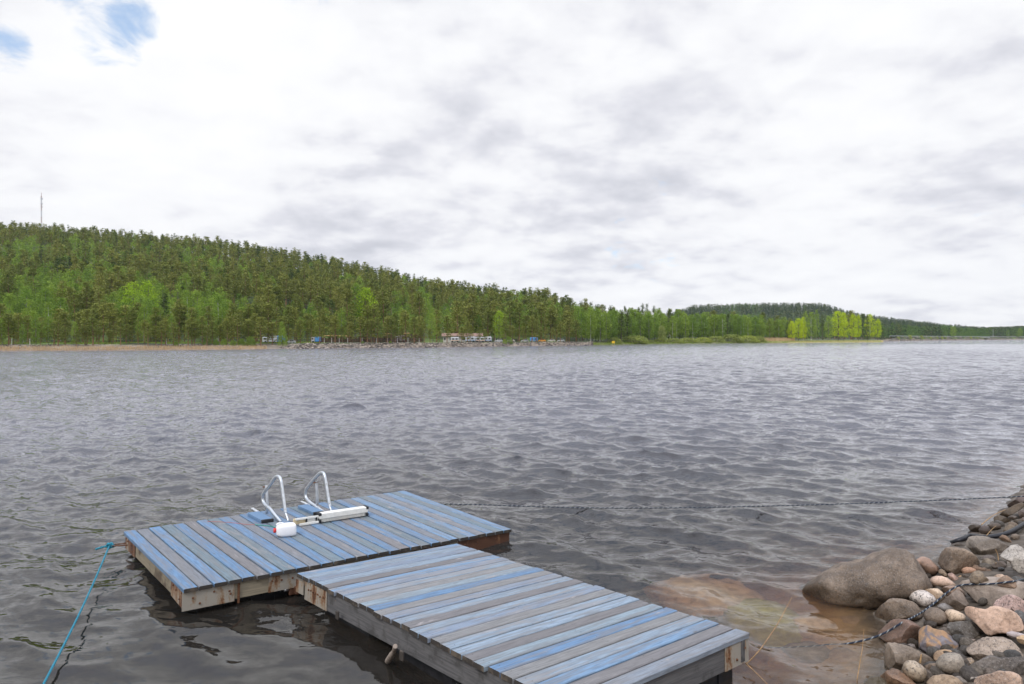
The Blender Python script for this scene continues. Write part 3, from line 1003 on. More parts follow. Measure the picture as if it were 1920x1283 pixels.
def make_rock(outline, crop, col, spk, label, ang=0.0, dd=0.0, depth=.8, lift=0.0, mat=None, cuts=(), name='boulder', seed=None, sub=5):
    ox, oy, sc = {'A': (1480, 1010, 4.3636), 'B': (1740, 920, 10.667), 'C': (1700, 1030, 8.727), 'D': (1640, 1100, 6.857), 'F': (0, 0, 1)}[crop]
    pts = np.array([(ox + x / sc, oy + y / sc) for x, y in outline])
    x0, y0 = pts.min(0); x1, y1 = pts.max(0)
    # area centroid
    a = pts; bq = np.roll(pts, -1, 0)
    cr = a[:, 0] * bq[:, 1] - bq[:, 0] * a[:, 1]
    A_ = cr.sum() / 2
    cx = ((a[:, 0] + bq[:, 0]) * cr).sum() / (6 * A_); cy = ((a[:, 1] + bq[:, 1]) * cr).sum() / (6 * A_)
    hit = hit_ground(cx, min(y1 - 2, 1330), lift)
    d0 = (hit - CAM).length
    wpx, hpx = x1 - x0, y1 - y0
    half = depth * .5 * min(wpx, hpx * 1.6) * d0 / FPX
    dist = d0 + half * .55 + (0 if dd == 'on' else dd)
    if dd == 'on':                                   # lies on a rock that is already there
        bpy.context.view_layer.update()
        dr = ray(cx, y1 - 5).normalized()
        ok, loc, *_r = scene.ray_cast(bpy.context.evaluated_depsgraph_get(), CAM, dr)
        dist = (loc - CAM).length + half * .25
    rc = ray(cx, cy).normalized()
    ctr = CAM + rc * dist
    W = -rc
    U = W.cross(Vector((0, 0, 1))) * -1
    U = Vector((1, 0, 0)) - W * W.x
    U.normalize()
    Vv = W.cross(U).normalized()
    if Vv.z < 0: Vv = -Vv
    # outline in metres in the (U, V) plane at the rock's own distance
    q = []
    for px, py in pts:
        d = ray(px, py); t = (ctr - CAM).dot(W) / d.dot(W)
        e = CAM + d * t - ctr
        q.append((e.dot(U), e.dot(Vv)))
    q = np.array(q)
    N, F = ico(sub)
    th = np.arctan2(N[:, 1], N[:, 0])
    rho = np.hypot(N[:, 0], N[:, 1])
    # polar radius of the outline, smoothed a little
    ang_s = np.linspace(-pi, pi, 181)
    rad = np.zeros(181)
    for i, t in enumerate(ang_s):
        dx, dy = cos(t), sin(t)
        best = 0
        for p, r in zip(q, np.roll(q, -1, 0)):
            ex, ey = r - p
            den = dx * ey - dy * ex
            if abs(den) < 1e-9: continue
            s = (p[0] * ey - p[1] * ex) / den
            k = (p[0] * dy - p[1] * dx) / den
            if s > 0 and -1e-6 <= k <= 1 + 1e-6: best = max(best, s)
        rad[i] = best
    ker = np.array([1, 2, 3, 2, 1]) / 9 if ang < .5 else np.array([1, 2, 1]) / 4
    h = len(ker) // 2
    rr = np.concatenate([rad[-h - 1:-1], rad, rad[1:h + 1]])
    rad = np.convolve(rr, ker, 'valid')
    Rr = np.interp(th, ang_s, rad)
    ex = .82 - .22 * ang
    f = rho ** ex
    P = np.c_[Rr * f * np.cos(th), Rr * f * np.sin(th), half * np.sign(N[:, 2]) * np.abs(N[:, 2]) ** (.9 - .2 * ang)]
    if ang > 0: ang = min(.9, ang + .14)
    rnd = random.Random(seed if seed is not None else label)
    size = (q.max(0) - q.min(0)).mean() / 2
    # broken faces: planes that slice the bulge towards the viewer and upwards
    planes = list(cuts)
    k = int(round(ang * 9))
    for _ in range(k):
        planes.append((rnd.uniform(-.9, .9), rnd.uniform(-.7, .9), rnd.uniform(.45, 1.0), rnd.uniform(.55, .8)))
    for _ in range(k // 2):
        planes.append((rnd.uniform(-.9, .9), rnd.uniform(-.7, .9), rnd.uniform(-1, -.4), rnd.uniform(.6, .85)))
    for a_, b_, c_, o_ in planes:
        nn = np.array([a_, b_, c_]); nn = nn / np.linalg.norm(nn)
        s = P @ nn
        lim = s.max() * o_
        over = np.maximum(0, s - lim)
        P = P - np.outer(over * .94, nn)
    sd = rnd.uniform(0, 100)
    fine_n = .55 if 'largest boulder' in label else .35
    am = size * (.085 if 'largest boulder' in label else .04 + .05 * ang)
    disp = np.array([noise.fractal(Vector(p / size * 1.3) + Vector((sd, sd, sd)), .9, 2.1, 5) for p in P])
    disp += fine_n * np.array([noise.noise(Vector(p / size * 5.5) + Vector((sd, 3, sd))) for p in P])
    nn = N / np.linalg.norm(N, axis=1)[:, None]
    P = P + nn * (disp * am)[:, None]
    Wm = np.array([U, Vv, W])
    world = P @ Wm
    me = mesh_np(name, world, F, mat or M_gran, smooth=True)
    o = link(name, me, None, ctr)
    wc = (col[0] * 1.28, col[1] * 1.17, col[2] * 1.10)
    kk = min(1, .64 / max(wc))
    o.color = (wc[0] * kk, wc[1] * kk, wc[2] * kk, spk)
    tag(o, label, 'rock', 'stones on the right bank')
    return o


BRN = (.22, .175, .13); PNK = (.52, .38, .31); PAL_P = (.58, .455, .375); GRY = (.29, .275, .255); DRK = (.10, .088, .08); LGR = (.42, .41, .39); BEI = (.46, .385, .30)
RUST = (.235, .165, .135); CHAR = (.145, .145, .14); TAUP = (.225, .19, .165)
ROCKS = [
    ([(60, 450), (110, 390), (180, 330), (240, 285), (340, 235), (420, 195), (520, 198), (600, 180), (680, 130), (760, 105), (840, 95), (930, 105), (1000, 150), (1040, 220), (1090, 290), (1140, 350), (1150, 420), (1050, 500), (900, 570), (750, 600), (600, 615), (420, 610), (300, 585), (200, 530), (120, 490)],
     'A', (.168, .143, .118), .5, 'largest boulder, brown and smooth, lying half in the water', 0, 0, .75),
    ([(140, 180), (200, 130), (270, 120), (360, 150), (450, 220), (520, 300), (525, 370), (470, 430), (390, 440), (300, 380), (210, 290), (150, 220)], 'C', PNK, .3, 'pink egg shaped stone leaning against the largest boulder', 0, -.05),
    ([(515, 345), (560, 318), (620, 350), (670, 410), (670, 460), (600, 460), (520, 420)], 'C', BEI, .6, 'small speckled stone wedged behind the pink egg shaped stone', .3),
    ([(370, 530), (400, 465), (480, 435), (580, 440), (700, 490), (780, 550), (820, 600), (700, 640), (560, 645), (450, 620), (390, 580)], 'C', PAL_P, .3, 'pale pink oval stone below the pink egg shaped stone', 0, -.08),
    ([(515, 150), (570, 30), (640, -30), (800, -40), (960, -10), (1060, 40), (1140, 110), (1200, 200), (1215, 280), (1100, 320), (980, 380), (860, 430), (760, 430), (650, 390), (560, 310), (520, 220)], 'C', (.205, .17, .135), .5, 'dark hollowed boulder at the waterline behind the pink stones', .35),
    ([(890, 350), (910, 310), (980, 288), (1060, 295), (1130, 325), (1150, 360), (1080, 410), (1000, 435), (920, 415)], 'C', (.56, .37, .27), .2, 'orange pink oval stone behind the lump on the flat slab', 0),
    ([(1015, 450), (1060, 390), (1110, 350), (1190, 350), (1250, 390), (1280, 440), (1350, 500), (1320, 550), (1240, 580), (1130, 570), (1040, 530)], 'C', (.195, .165, .125), .55, 'dark brown lump lying on the rope at the left end of the slab', .4, 'on'),
    ([(1450, 560), (1500, 490), (1570, 440), (1630, 420), (1700, 470), (1780, 520), (1810, 600), (1780, 645), (1680, 635), (1560, 610), (1480, 590)], 'C', (.27, .205, .155), .3, 'brown three cornered stone lying on the rope on the flat slab', .3, 'on'),
    ([(800, 560), (900, 510), (1010, 490), (1300, 430), (1450, 450), (1920, 540), (1990, 600), (1980, 800), (1480, 900), (1300, 970), (1150, 880), (1000, 720), (900, 640)], 'C', (.265, .24, .215), .2, 'wide flat grey slab under the dark rope', .15, .1, .9),
    ([(665, 400), (740, 380), (800, 430), (850, 480), (890, 510), (830, 530), (760, 530), (690, 460)], 'C', (.45, .33, .29), .2, 'small pink wedge behind the pale pink oval stone', .5),
    ([(920, 460), (950, 432), (1010, 435), (1030, 490), (950, 500)], 'C', (.55, .56, .58), .1, 'tiny bluish white stone beside the brown lump', .3),
    ([(840, 450), (880, 425), (930, 450), (910, 490), (860, 480)], 'C', (.42, .29, .16), .2, 'tiny ochre pebble beside the tiny bluish white stone', .2),
    ([(130, 110), (150, 60), (210, 35), (310, 45), (390, 80), (405, 130), (370, 170), (250, 190), (160, 170)], 'D', PAL_P, .4, 'small pale pink egg in front of the largest boulder', 0),
    ([(410, 120), (430, 60), (490, 30), (580, 28), (680, 60), (760, 110), (805, 170), (780, 230), (690, 280), (620, 280), (530, 230), (450, 180)], 'D', (.56, .55, .54), .95, 'white oval stone with black speckles beside the rope', 0, -.05),
    ([(0, 330), (60, 260), (150, 190), (230, 155), (400, 165), (520, 200), (620, 250), (660, 300), (640, 370), (560, 440), (400, 450), (250, 460), (110, 480), (40, 440), (0, 400)], 'D', (.18, .15, .12), .5, 'dark brown wedge shaped rock in front of the speckled white stone', .35),
    ([(630, 40), (720, 20), (820, 30), (880, 80), (930, 150), (890, 240), (790, 260), (740, 170)], 'D', BEI, .3, 'beige stone behind the white speckled stone', .2),
    ([(850, 30), (900, 0), (1000, -20), (1080, 0), (1150, 60), (1170, 120), (1100, 150), (950, 130)], 'D', PAL_P, .3, 'pale pink stone at the left edge of the flat slab', .1, .06),
    ([(790, 250), (900, 160), (1000, 70), (1070, 25), (1130, 90), (1160, 150), (1210, 230), (1150, 290), (1060, 320), (950, 310)], 'D', (.215, .185, .16), .3, 'grey brown pyramid shaped rock right of the rope', .55),
    ([(780, 270), (830, 220), (900, 210), (970, 240), (1030, 290), (980, 330), (880, 330)], 'D', (.245, .25, .26), .3, 'small blue grey stone behind the round brown stone', 0),
    ([(625, 380), (650, 310), (720, 265), (800, 270), (890, 320), (930, 400), (925, 460), (850, 505), (740, 500), (660, 460)], 'D', (.205, .175, .145), .35, 'round brown stone just under the rope', 0, -.05),
    ([(895, 340), (930, 295), (1000, 290), (1080, 320), (1150, 360), (1190, 430), (1130, 470), (960, 470), (920, 410)], 'D', BEI, .5, 'round beige stone between the brown stone and the pale slab', 0, -.05),
    ([(1140, 290), (1190, 250), (1280, 265), (1420, 290), (1480, 250), (1580, 255), (1720, 290), (1820, 350), (1910, 430), (1960, 520), (1890, 580), (1690, 600), (1600, 610), (1480, 640), (1420, 600), (1330, 500), (1240, 420), (1180, 380)], 'D', (.68, .52, .42), .3, 'large flat pale pink granite block near the right edge', .4, -.12, .7),
    ([(860, 500), (900, 460), (1040, 450), (1130, 450), (1230, 430), (1280, 520), (1360, 620), (1290, 660), (1190, 670), (1090, 710), (1020, 650), (930, 570)], 'D', CHAR, .5, 'dark grey sharp edged rock in front of the beige stone', .8),
    ([(30, 560), (60, 500), (160, 440), (300, 415), (420, 425), (520, 470), (600, 530), (620, 620), (600, 760), (460, 790), (330, 760), (160, 740), (50, 650)], 'D', RUST, .35, 'flat reddish brown rock at the water under the rope', .3),
    ([(565, 560), (610, 520), (690, 495), (750, 540), (900, 570), (1000, 640), (1080, 710), (1085, 790), (1030, 850), (900, 860), (760, 870), (690, 870), (570, 790)], 'D', BRN, .3, 'purple grey rock with orange rust stained top', .5, 0, .8, 0, 'stain'),
    ([(125, 860), (160, 710), (200, 705), (380, 740), (540, 820), (700, 890), (770, 950), (790, 1030), (700, 1080), (480, 1090), (330, 1090), (180, 1080), (130, 1000)], 'D', (.245, .215, .18), .4, 'large angular grey rock at the lower waterline', .6),
    ([(340, 1060), (370, 980), (430, 945), (510, 950), (600, 1010), (670, 1070), (685, 1140), (640, 1220), (560, 1235), (450, 1190), (380, 1130)], 'D', (.47, .42, .34), .7, 'cream egg shaped stone in front of the large angular rock', 0, -.08),
    ([(755, 870), (800, 820), (900, 805), (990, 820), (1040, 870), (950, 960), (800, 990), (750, 940)], 'D', (.44, .33, .22), .3, 'small tan stone behind the round light grey stone', .2),
    ([(785, 980), (820, 900), (900, 855), (1010, 845), (1090, 870), (1140, 930), (1160, 1010), (1150, 1100), (1090, 1160), (980, 1150), (860, 1110), (800, 1060)], 'D', (.33, .315, .28), .45, 'round light grey stone near the bottom edge', 0, -.05),
    ([(1140, 960), (1190, 920), (1240, 910), (1290, 960), (1250, 1050), (1170, 1070)], 'D', BEI, .8, 'small speckled beige stone right of the round light grey stone', .2),
    ([(1150, 770), (1240, 740), (1400, 660), (1620, 630), (1760, 670), (1920, 770), (1980, 880), (1780, 920), (1500, 930), (1310, 960), (1200, 850)], 'D', (.285, .25, .215), .6, 'long brown grey block below the pale pink granite block', .6),
    ([(1160, 1080), (1260, 1000), (1390, 920), (1510, 895), (1620, 925), (1800, 905), (1980, 900), (1990, 1200), (1850, 1180), (1560, 1160), (1320, 1160), (1210, 1130)], 'D', (.15, .145, .14), .55, 'wide dark grey rough block at the right edge', .6),
    ([(1210, 1275), (1220, 1210), (1340, 1150), (1480, 1120), (1580, 1080), (1720, 1085), (1830, 1120), (1890, 1180), (1920, 1310), (1500, 1350), (1300, 1340)], 'D', (.40, .31, .25), .55, 'pinkish brown block at the bottom right corner', .45),
    ([(60, 1150), (150, 1090), (230, 1050), (300, 1070), (400, 1130), (480, 1200), (560, 1280), (400, 1340), (200, 1340), (90, 1260)], 'D', (.42, .29, .21), .5, 'orange granite block at the bottom edge beside the water', .5),
    ([(-150, 1240), (-60, 1160), (40, 1145), (150, 1200), (290, 1280), (100, 1360), (-100, 1340)], 'D', (.20, .20, .165), .3, 'greenish wet rock at the bottom edge of the water', .2),
    ([(660, 1230), (740, 1150), (860, 1130), (1000, 1145), (1080, 1180), (1160, 1280), (900, 1350), (700, 1330)], 'D', (.335, .27, .20), .4, 'tan rounded rock at the bottom edge below the light grey stone', .2),
    ([(1000, 1160), (1100, 1150), (1200, 1230), (1200, 1300), (1080, 1290)], 'D', GRY, .4, 'small grey rock beside the tan rounded rock', .4),
    ([(1130, 1180), (1200, 1120), (1300, 1120), (1340, 1160), (1240, 1210), (1190, 1240)], 'D', LGR, .5, 'small light grey stone above the pinkish brown corner block', .4),
    ([(640, 1020), (700, 990), (790, 985), (870, 1110), (790, 1160), (690, 1150), (660, 1080)], 'D', (.30, .245, .19), .4, 'tan rock behind the cream egg shaped stone', .4),
    ([(1510, 240), (1570, 170), (1650, 120), (1760, 100), (1850, 130), (1950, 200), (1960, 330), (1880, 370), (1760, 330), (1580, 290)], 'D', (.44, .34, .32), .75, 'rounded pink stone with black patches above the pale granite block', .15, -.05),
    ([(1690, 590), (1760, 570), (1850, 590), (1950, 620), (1870, 690), (1780, 670), (1700, 630)], 'D', (.40, .38, .40), .2, 'smooth lavender grey pebble under the pale granite block', 0, -.1),
    ([(1820, 650), (1900, 620), (1960, 640), (1970, 750), (1880, 735), (1830, 700)], 'D', (.46, .36, .24), .3, 'yellowish stone at the right edge under the lavender pebble', .2, -.1),
    ([(1165, 690), (1220, 665), (1300, 680), (1290, 720), (1190, 745)], 'D', (.27, .24, .22), .2, 'small grey pebble under the dark sharp edged rock', 0),
    ([(370, 755), (460, 730), (510, 740), (540, 810), (470, 830), (390, 800)], 'D', (.36, .36, .38), .3, 'small bluish stone between the flat reddish and the angular rock', .4),
    ([(1520, 120), (1590, 20), (1700, -60), (1920, -130), (1990, 0), (1990, 430), (1850, 410), (1740, 330), (1680, 210)], 'C', (.37, .37, .355), .6, 'big light grey angular block at the right edge of the bank', .65, -.15),
    ([(640, 1080), (700, 960), (780, 910), (950, 915), (1200, 930), (1400, 990), (1560, 1070), (1640, 1110), (1560, 1200), (1460, 1300), (1200, 1340), (960, 1320), (860, 1220), (760, 1130)], 'B', (.20, .185, .165), .35, 'long dark grey block lying on its side behind the hollowed boulder', .5),
    ([(790, 730), (850, 680), (940, 660), (1050, 690), (1070, 800), (1000, 860), (870, 840)], 'B', DRK, .3, 'dark wet stone standing farthest out in the water', .1),
    ([(1010, 790), (1060, 710), (1140, 685), (1220, 720), (1260, 800), (1250, 870), (1150, 905), (1050, 880)], 'B', (.10, .085, .085), .2, 'round blackish stone right of the farthest wet stone', 0),
    ([(1180, 690), (1280, 640), (1380, 640), (1470, 690), (1460, 760), (1330, 800), (1240, 770)], 'B', (.11, .095, .085), .2, 'dark oval stone behind the round blackish stone', 0),
    ([(730, 925), (800, 860), (900, 840), (1000, 850), (1050, 890), (900, 930), (760, 945)], 'B', (.19, .18, .185), .1, 'flat wet grey stone at the water behind the long block', .1),
    ([(490, 1010), (560, 950), (640, 930), (730, 950), (720, 1010), (560, 1030)], 'B', DRK, .2, 'low dark stone beside the tip of the black hose', .1),
    ([(1400, 510), (1500, 400), (1640, 340), (1740, 280), (1880, 230), (1950, 290), (1820, 400), (1700, 480), (1600, 540), (1520, 560)], 'B', (.14, .115, .085), .3, 'long mossy brown rock on the distant waterline', .3),
    ([(1550, 310), (1700, 200), (1800, 120), (1920, 85), (1990, 200), (1900, 270), (1740, 300), (1640, 340)], 'B', (.12, .10, .10), .3, 'farthest dark rock at the right edge under the long rope', .3),
    ([(1310, 530), (1400, 490), (1520, 510), (1620, 570), (1700, 610), (1560, 660), (1450, 670), (1320, 630)], 'B', (.115, .098, .075), .3, 'dark square edged wedge below the long mossy rock', .6),
    ([(1800, 430), (1850, 385), (1960, 390), (1980, 520), (1900, 560), (1820, 545)], 'B', (.15, .13, .125), .2, 'dark stone at the right edge above the hose', .3),
    ([(1560, 700), (1620, 620), (1740, 640), (1860, 700), (1840, 760), (1700, 760), (1600, 750)], 'B', (.18, .15, .12), .2, 'brown stone with rusty side behind the black hose', .3),
    ([(1480, 850), (1540, 720), (1640, 680), (1720, 700), (1800, 770), (1740, 850), (1580, 880)], 'B', (.20, .17, .13), .3, 'triangular olive brown stone above the black hose', .3),
    ([(1590, 530), (1660, 495), (1760, 505), (1810, 550), (1720, 585), (1620, 570)], 'B', (.17, .16, .155), .3, 'small grey stone between the mossy rock and the wedge', .2),
    ([(1690, 600), (1790, 570), (1870, 600), (1870, 690), (1760, 680)], 'B', (.16, .145, .125), .3, 'small brown stone near the right edge behind the dry stalk', .3),
    ([(1840, 580), (1900, 530), (1960, 540), (1980, 650), (1870, 660)], 'B', (.25, .215, .19), .3, 'light brown stone at the right edge above the big light block', .2),
    ([(1640, 930), (1680, 870), (1760, 860), (1840, 900), (1820, 990), (1700, 1010)], 'B', (.155, .135, .115), .2, 'round dark stone below the black hose', 0),
    ([(1400, 950), (1480, 880), (1560, 900), (1640, 970), (1690, 1050), (1580, 1070), (1480, 1000)], 'B', (.20, .145, .105), .2, 'reddish brown stone between the hose and the long block', .3),
    ([(1190, 180), (1240, 110), (1330, 88), (1420, 110), (1465, 165), (1440, 210), (1300, 210)], 'C', (.19, .175, .17), .1, 'smooth dark oval stone under the long block', 0),
    ([(1210, 230), (1260, 160), (1320, 145), (1440, 185), (1480, 220), (1380, 260), (1240, 280)], 'C', (.215, .19, .15), .5, 'rough brown stone in front of the smooth dark oval', .3),
    ([(1350, 270), (1480, 200), (1580, 190), (1650, 250), (1610, 320), (1430, 320)], 'C', (.12, .105, .095), .2, 'dark flat stone with a dry stalk on it', .4),
    ([(1055, 290), (1110, 250), (1200, 280), (1330, 310), (1400, 345), (1310, 390), (1180, 370)], 'C', (.22, .165, .13), .3, 'thin brown stone behind the orange pink oval stone', .3),
    ([(1410, 450), (1480, 410), (1560, 405), (1620, 440), (1540, 490), (1440, 490)], 'C', (.45, .36, .29), .3, 'small pale stone behind the three cornered stone', .2, -.2),
]
for i, r in sorted(enumerate(ROCKS), key=lambda t: len(t[1]) > 6 and t[1][6] == 'on'):
    ol, crop, col, spk, label = r[:5]
    ang = r[5] if len(r) > 5 else 0
    dd = r[6] if len(r) > 6 else 0
    dep = r[7] if len(r) > 7 else .8
    lift = r[8] if len(r) > 8 else 0
    mt = M_stain if len(r) > 9 else None
    xs = [p[0] for p in ol]
    cuts = ((-.62, -.30, .72, .90),) if i == 0 else ()
    if 'slab' in label and 'wide flat' in label:
        cuts = ((0, .93, .36, .55), (-.3, .2, .93, .7))
    if 'pale pink granite block' in label and 'large flat' in label:
        cuts = ((.1, .75, .66, .72), (0, -.5, .86, .75))
    make_rock(ol, crop, col, spk, label, ang, dd, dep, lift, mt, cuts, 'boulder' if (max(xs) - min(xs)) / {'A': 4.36, 'B': 10.67, 'C': 8.73, 'D': 6.86}[crop] > 55 else 'stone', seed=i * 13 + 5, sub=5 if i == 0 or (max(xs) - min(xs)) / {'A': 4.36, 'B': 10.67, 'C': 8.73, 'D': 6.86}[crop] > 60 else 4)

# rocks lying on the lake bed, seen through the shallow water
SUBM = [
    ([(1215, 1100), (1290, 1085), (1390, 1090), (1440, 1120), (1430, 1150), (1340, 1170), (1240, 1150)], (.54, .43, .27), 'broad sandy coloured boulder under the water beside the near dock', -.10),
    ([(1340, 1140), (1420, 1118), (1500, 1150), (1520, 1190), (1450, 1215), (1370, 1190)], (.36, .37, .12), 'mossy green boulder under the water right of the near dock', -.10),
    ([(1480, 1180), (1530, 1165), (1580, 1180), (1570, 1205), (1500, 1210)], (.52, .40, .26), 'tan stone under the water left of the reddish rock', -.08),
    ([(1570, 1172), (1620, 1160), (1650, 1175), (1620, 1195), (1580, 1192)], (.34, .25, .17), 'brown stone under the water in front of the largest boulder', -.06),
    ([(1470, 1225), (1530, 1215), (1570, 1235), (1540, 1260), (1480, 1255)], (.22, .18, .14), 'dark stone under the water near the bottom edge', -.10),
    ([(1560, 1240), (1610, 1228), (1640, 1245), (1610, 1270), (1565, 1265)], (.30, .22, .15), 'reddish stone under the water beside the angular rock', -.07),
]
for ol, col, label, zt in SUBM:
    xs = [p[0] for p in ol]; ys = [p[1] for p in ol]
    cxp, cyp = sum(xs) / len(xs), sum(ys) / len(ys)
    P = at_z(cxp, cyp, zt - .05)
    sx = (max(xs) - min(xs)) / 2 * P.y / FPX
    dy = (at_z(cxp, min(ys), zt) - at_z(cxp, max(ys), zt)).length / 2
    N, F = ico(4)
    rn = random.Random(label)
    sd = rn.uniform(0, 99)
    hz = min(.35, sx * .6)
    V_ = N * np.array([sx, dy, hz])
    dsp = np.array([noise.fractal(Vector(p) * 1.4 + Vector((sd, 0, 0)), .9, 2.1, 4) for p in N])
    V_ = V_ * (1 + .13 * dsp)[:, None]
    o = link('stone', mesh_np('stone', V_, F, simple('lake_bed_stone', col, .8, 0, .22, 7), smooth=True), None, (P.x, P.y, zt - hz))
    o.color = (*col, .3)
    tag(o, label, 'rock', 'stones under the shallow water')

# pebbles filling the gaps between the stones of the bank
protos = []
for k in range(5):
    N, F = ico(3)
    sd = 10 * k
    V_ = N * np.array([1, rng.uniform(.65, .9), rng.uniform(.5, .75)])
    dsp = np.array([noise.fractal(Vector(p) * 1.3 + Vector((sd, 1, 0)), .9, 2.1, 3) for p in N])
    protos.append(mesh_np('pebble', V_ * (1 + .16 * dsp)[:, None], F, M_gran, smooth=True))
cnt = 0
rp_ = random.Random(5)
while cnt < 120:
    px, py = rp_.uniform(1600, 1925), rp_.uniform(985, 1283)
    h = hit_ground(px, py)
    s = inland(np.array([h.x]), np.array([h.y]))[0]
    if s < .02 or s > 3.2: continue
    r = rp_.uniform(.035, .085)
    o = link('pebble', protos[cnt % 5], None, (h.x, h.y, gz(h.x, h.y) + r * .25))
    o.scale = (r, r, r)
    o.rotation_euler = (rp_.uniform(-.4, .4), rp_.uniform(-.4, .4), rp_.uniform(0, 6.3))
    k = rp_.uniform(.6, 1.2)
    cb = rp_.choice([(.17, .145, .12), (.12, .105, .095), (.21, .17, .14), (.16, .155, .15)])
    o.color = (*(c * k for c in cb), .3)
    tag(o, 'small pebble in the dark gaps between the bank stones', 'pebble', 'pebbles between the bank stones')
    cnt += 1

rgr = np.random.default_rng(41)
V_, F_, tn_ = [], [], []
N2, F2 = ico(2)
k_ = 0
while k_ < 1700:
    if rgr.uniform() < .75: x_, y_ = rgr.uniform(3, 22), rgr.uniform(2.5, 22)
    else: x_, y_ = rgr.uniform(-14, 4), rgr.uniform(-1, 5)
    s_ = float(inland(np.array([x_]), np.array([y_]))[0])
    if s_ < .05 or s_ > 5: continue
    if y_ > 4.5 and x_ / y_ < .80: continue          # the pictured bank has its own stones
    if x_ ** 2 + y_ ** 2 < 5: continue
    r_ = rgr.uniform(.08, .34) * (1 if rgr.uniform() < .6 else .6)
    sd_ = rgr.uniform(0, 90)
    dd_ = np.array([noise.noise(Vector(p) * 1.1 + Vector((sd_, 0, 0))) for p in N2])
    v_ = N2 * (1 + .35 * dd_)[:, None] * np.array([r_, r_ * rgr.uniform(.6, .95), r_ * rgr.uniform(.4, .75)])
    a_r = rgr.uniform(0, 6.3)
    v_ = v_ @ np.array([[cos(a_r), sin(a_r), 0], [-sin(a_r), cos(a_r), 0], [0, 0, 1]])
    V_.append(v_ + np.array([x_, y_, gz(x_, y_) + r_ * .12])); F_.append(F2 + k_ * len(N2)); tn_.append(np.full(len(N2), rgr.uniform(0, 1)))
    k_ += 1
m, nt, out = material('rubble_stone')
T = NT(nt)
tcr = T.n('TexCoord').outputs['Object']
fr = T.n('Attribute', attribute_name='tint').outputs['Fac']
cr_ = T.ramp(fr, [(0, (.11, .10, .09)), (.4, (.23, .19, .155)), (.7, (.28, .27, .25)), (1, (.48, .37, .30))])
cr_ = T.mix(T.math('MULTIPLY', T.smooth(T.noise(tcr, 44, 4, .75), .5, .64), .5), cr_, (.06, .055, .055))
b = T.n('BsdfPrincipled', ins={'Roughness': .82}); T.set(b, 'Base Color', cr_)
bp = T.n('Bump', ins={'Strength': .7, 'Distance': .02}); T.set(bp, 'Height', T.noise(tcr, 12, 7, .65)); T.set(b, 'Normal', bp)
nt.links.new(b.outputs[0], out.inputs[0])
tag(link('rubble', mesh_np('rubble', np.concatenate(V_), np.concatenate(F_), m, smooth=True, attrs={'tint': np.concatenate(tn_)})), 'mixed stones covering the bank beside the right edge', None, None, 'stuff')

# rope lying over the stones, from the water under the near dock to the right edge
dg = bpy.context.evaluated_depsgraph_get()


def surf(px, py, off=.012, default=None):
    """first solid surface seen along the ray of a photo pixel (stones, slab or water level)"""
    d = ray(px, py)
    dg.update()
    ok, loc, nr, fi, ob, mx_ = scene.ray_cast(dg, CAM, d)
    pz = at_z(px, py, 0.0)
    if ok and (loc - CAM).length < (pz - CAM).length:
        return loc - d.normalized() * off
    return pz + Vector((0, 0, off * .3))


bpy.context.view_layer.update()
rp = [(1405, 1218), (1450, 1219), (1500, 1216.5), (1545, 1213.5), (1590, 1207), (1625, 1199.5), (1650, 1191), (1670, 1181), (1690, 1168.5), (1715, 1156), (1735, 1144), (1757, 1127), (1775, 1112), (1790, 1102), (1802, 1097.5), (1822, 1095.5), (1845, 1095.5), (1865, 1094.5), (1885, 1092), (1905, 1089.5), (1925, 1085)]
pp = [surf(*p) if p[0] > 1560 else at_z(*p, -.045) for p in rp]
# keep the rope from diving into gaps between stones: limit the change of distance
ds = [(p - CAM).length for p in pp]
for _ in range(6):
    ds = [ds[0]] + [min(ds[i], (ds[i - 1] + ds[i + 1]) / 2 + .01) for i in range(1, len(ds) - 1)] + [ds[-1]]
pp = [CAM + ray(*p).normalized() * d for p, d in zip(rp, ds)]
pp.append(pp[-1] + (pp[-1] - pp[-2]) * 3)
mb = MB(); mb.tube(catmull(pp, 6), .0085, 8)
tag(mb.build('mooring_rope', M_rope), 'black and white rope running from the water up over the stones', 'rope')
# black hose between the stones
M_hose = simple('black_hose', (.014, .014, .018), .4, 0, .3, 20)
hz_ = [(1776, 1020), (1790, 1016), (1803, 1011.5), (1820, 1005), (1843, 1008), (1862, 1006.5), (1880, 1003), (1898, 996), (1912, 988), (1925, 980)]
hp_ = [hit_ground(px, py, .06) for px, py in hz_]
mb = MB(); mb.tube(catmull(hp_, 5), .032, 10)
tag(mb.build('hose', M_hose), 'black hose lying between the stones at the right bank', 'hose')

# dry stalks and sticks
M_straw = simple('dry_stalk', (.40, .25, .12), .8, 0, .25, 30)
M_stick = simple('grey_stick', (.27, .22, .18), .8, 0, .3, 30)


def stalk(pts, r, label, mat=M_straw, name='dry_stalk', cat='stalk'):
    mb = MB(); n = len(pts)
    path = catmull(pts, 4)
    mb.tube(path, [.62 * r * (1.15 - .75 * i / len(path)) for i in range(len(path))], 6)
    tag(mb.build(name, mat), label, cat)


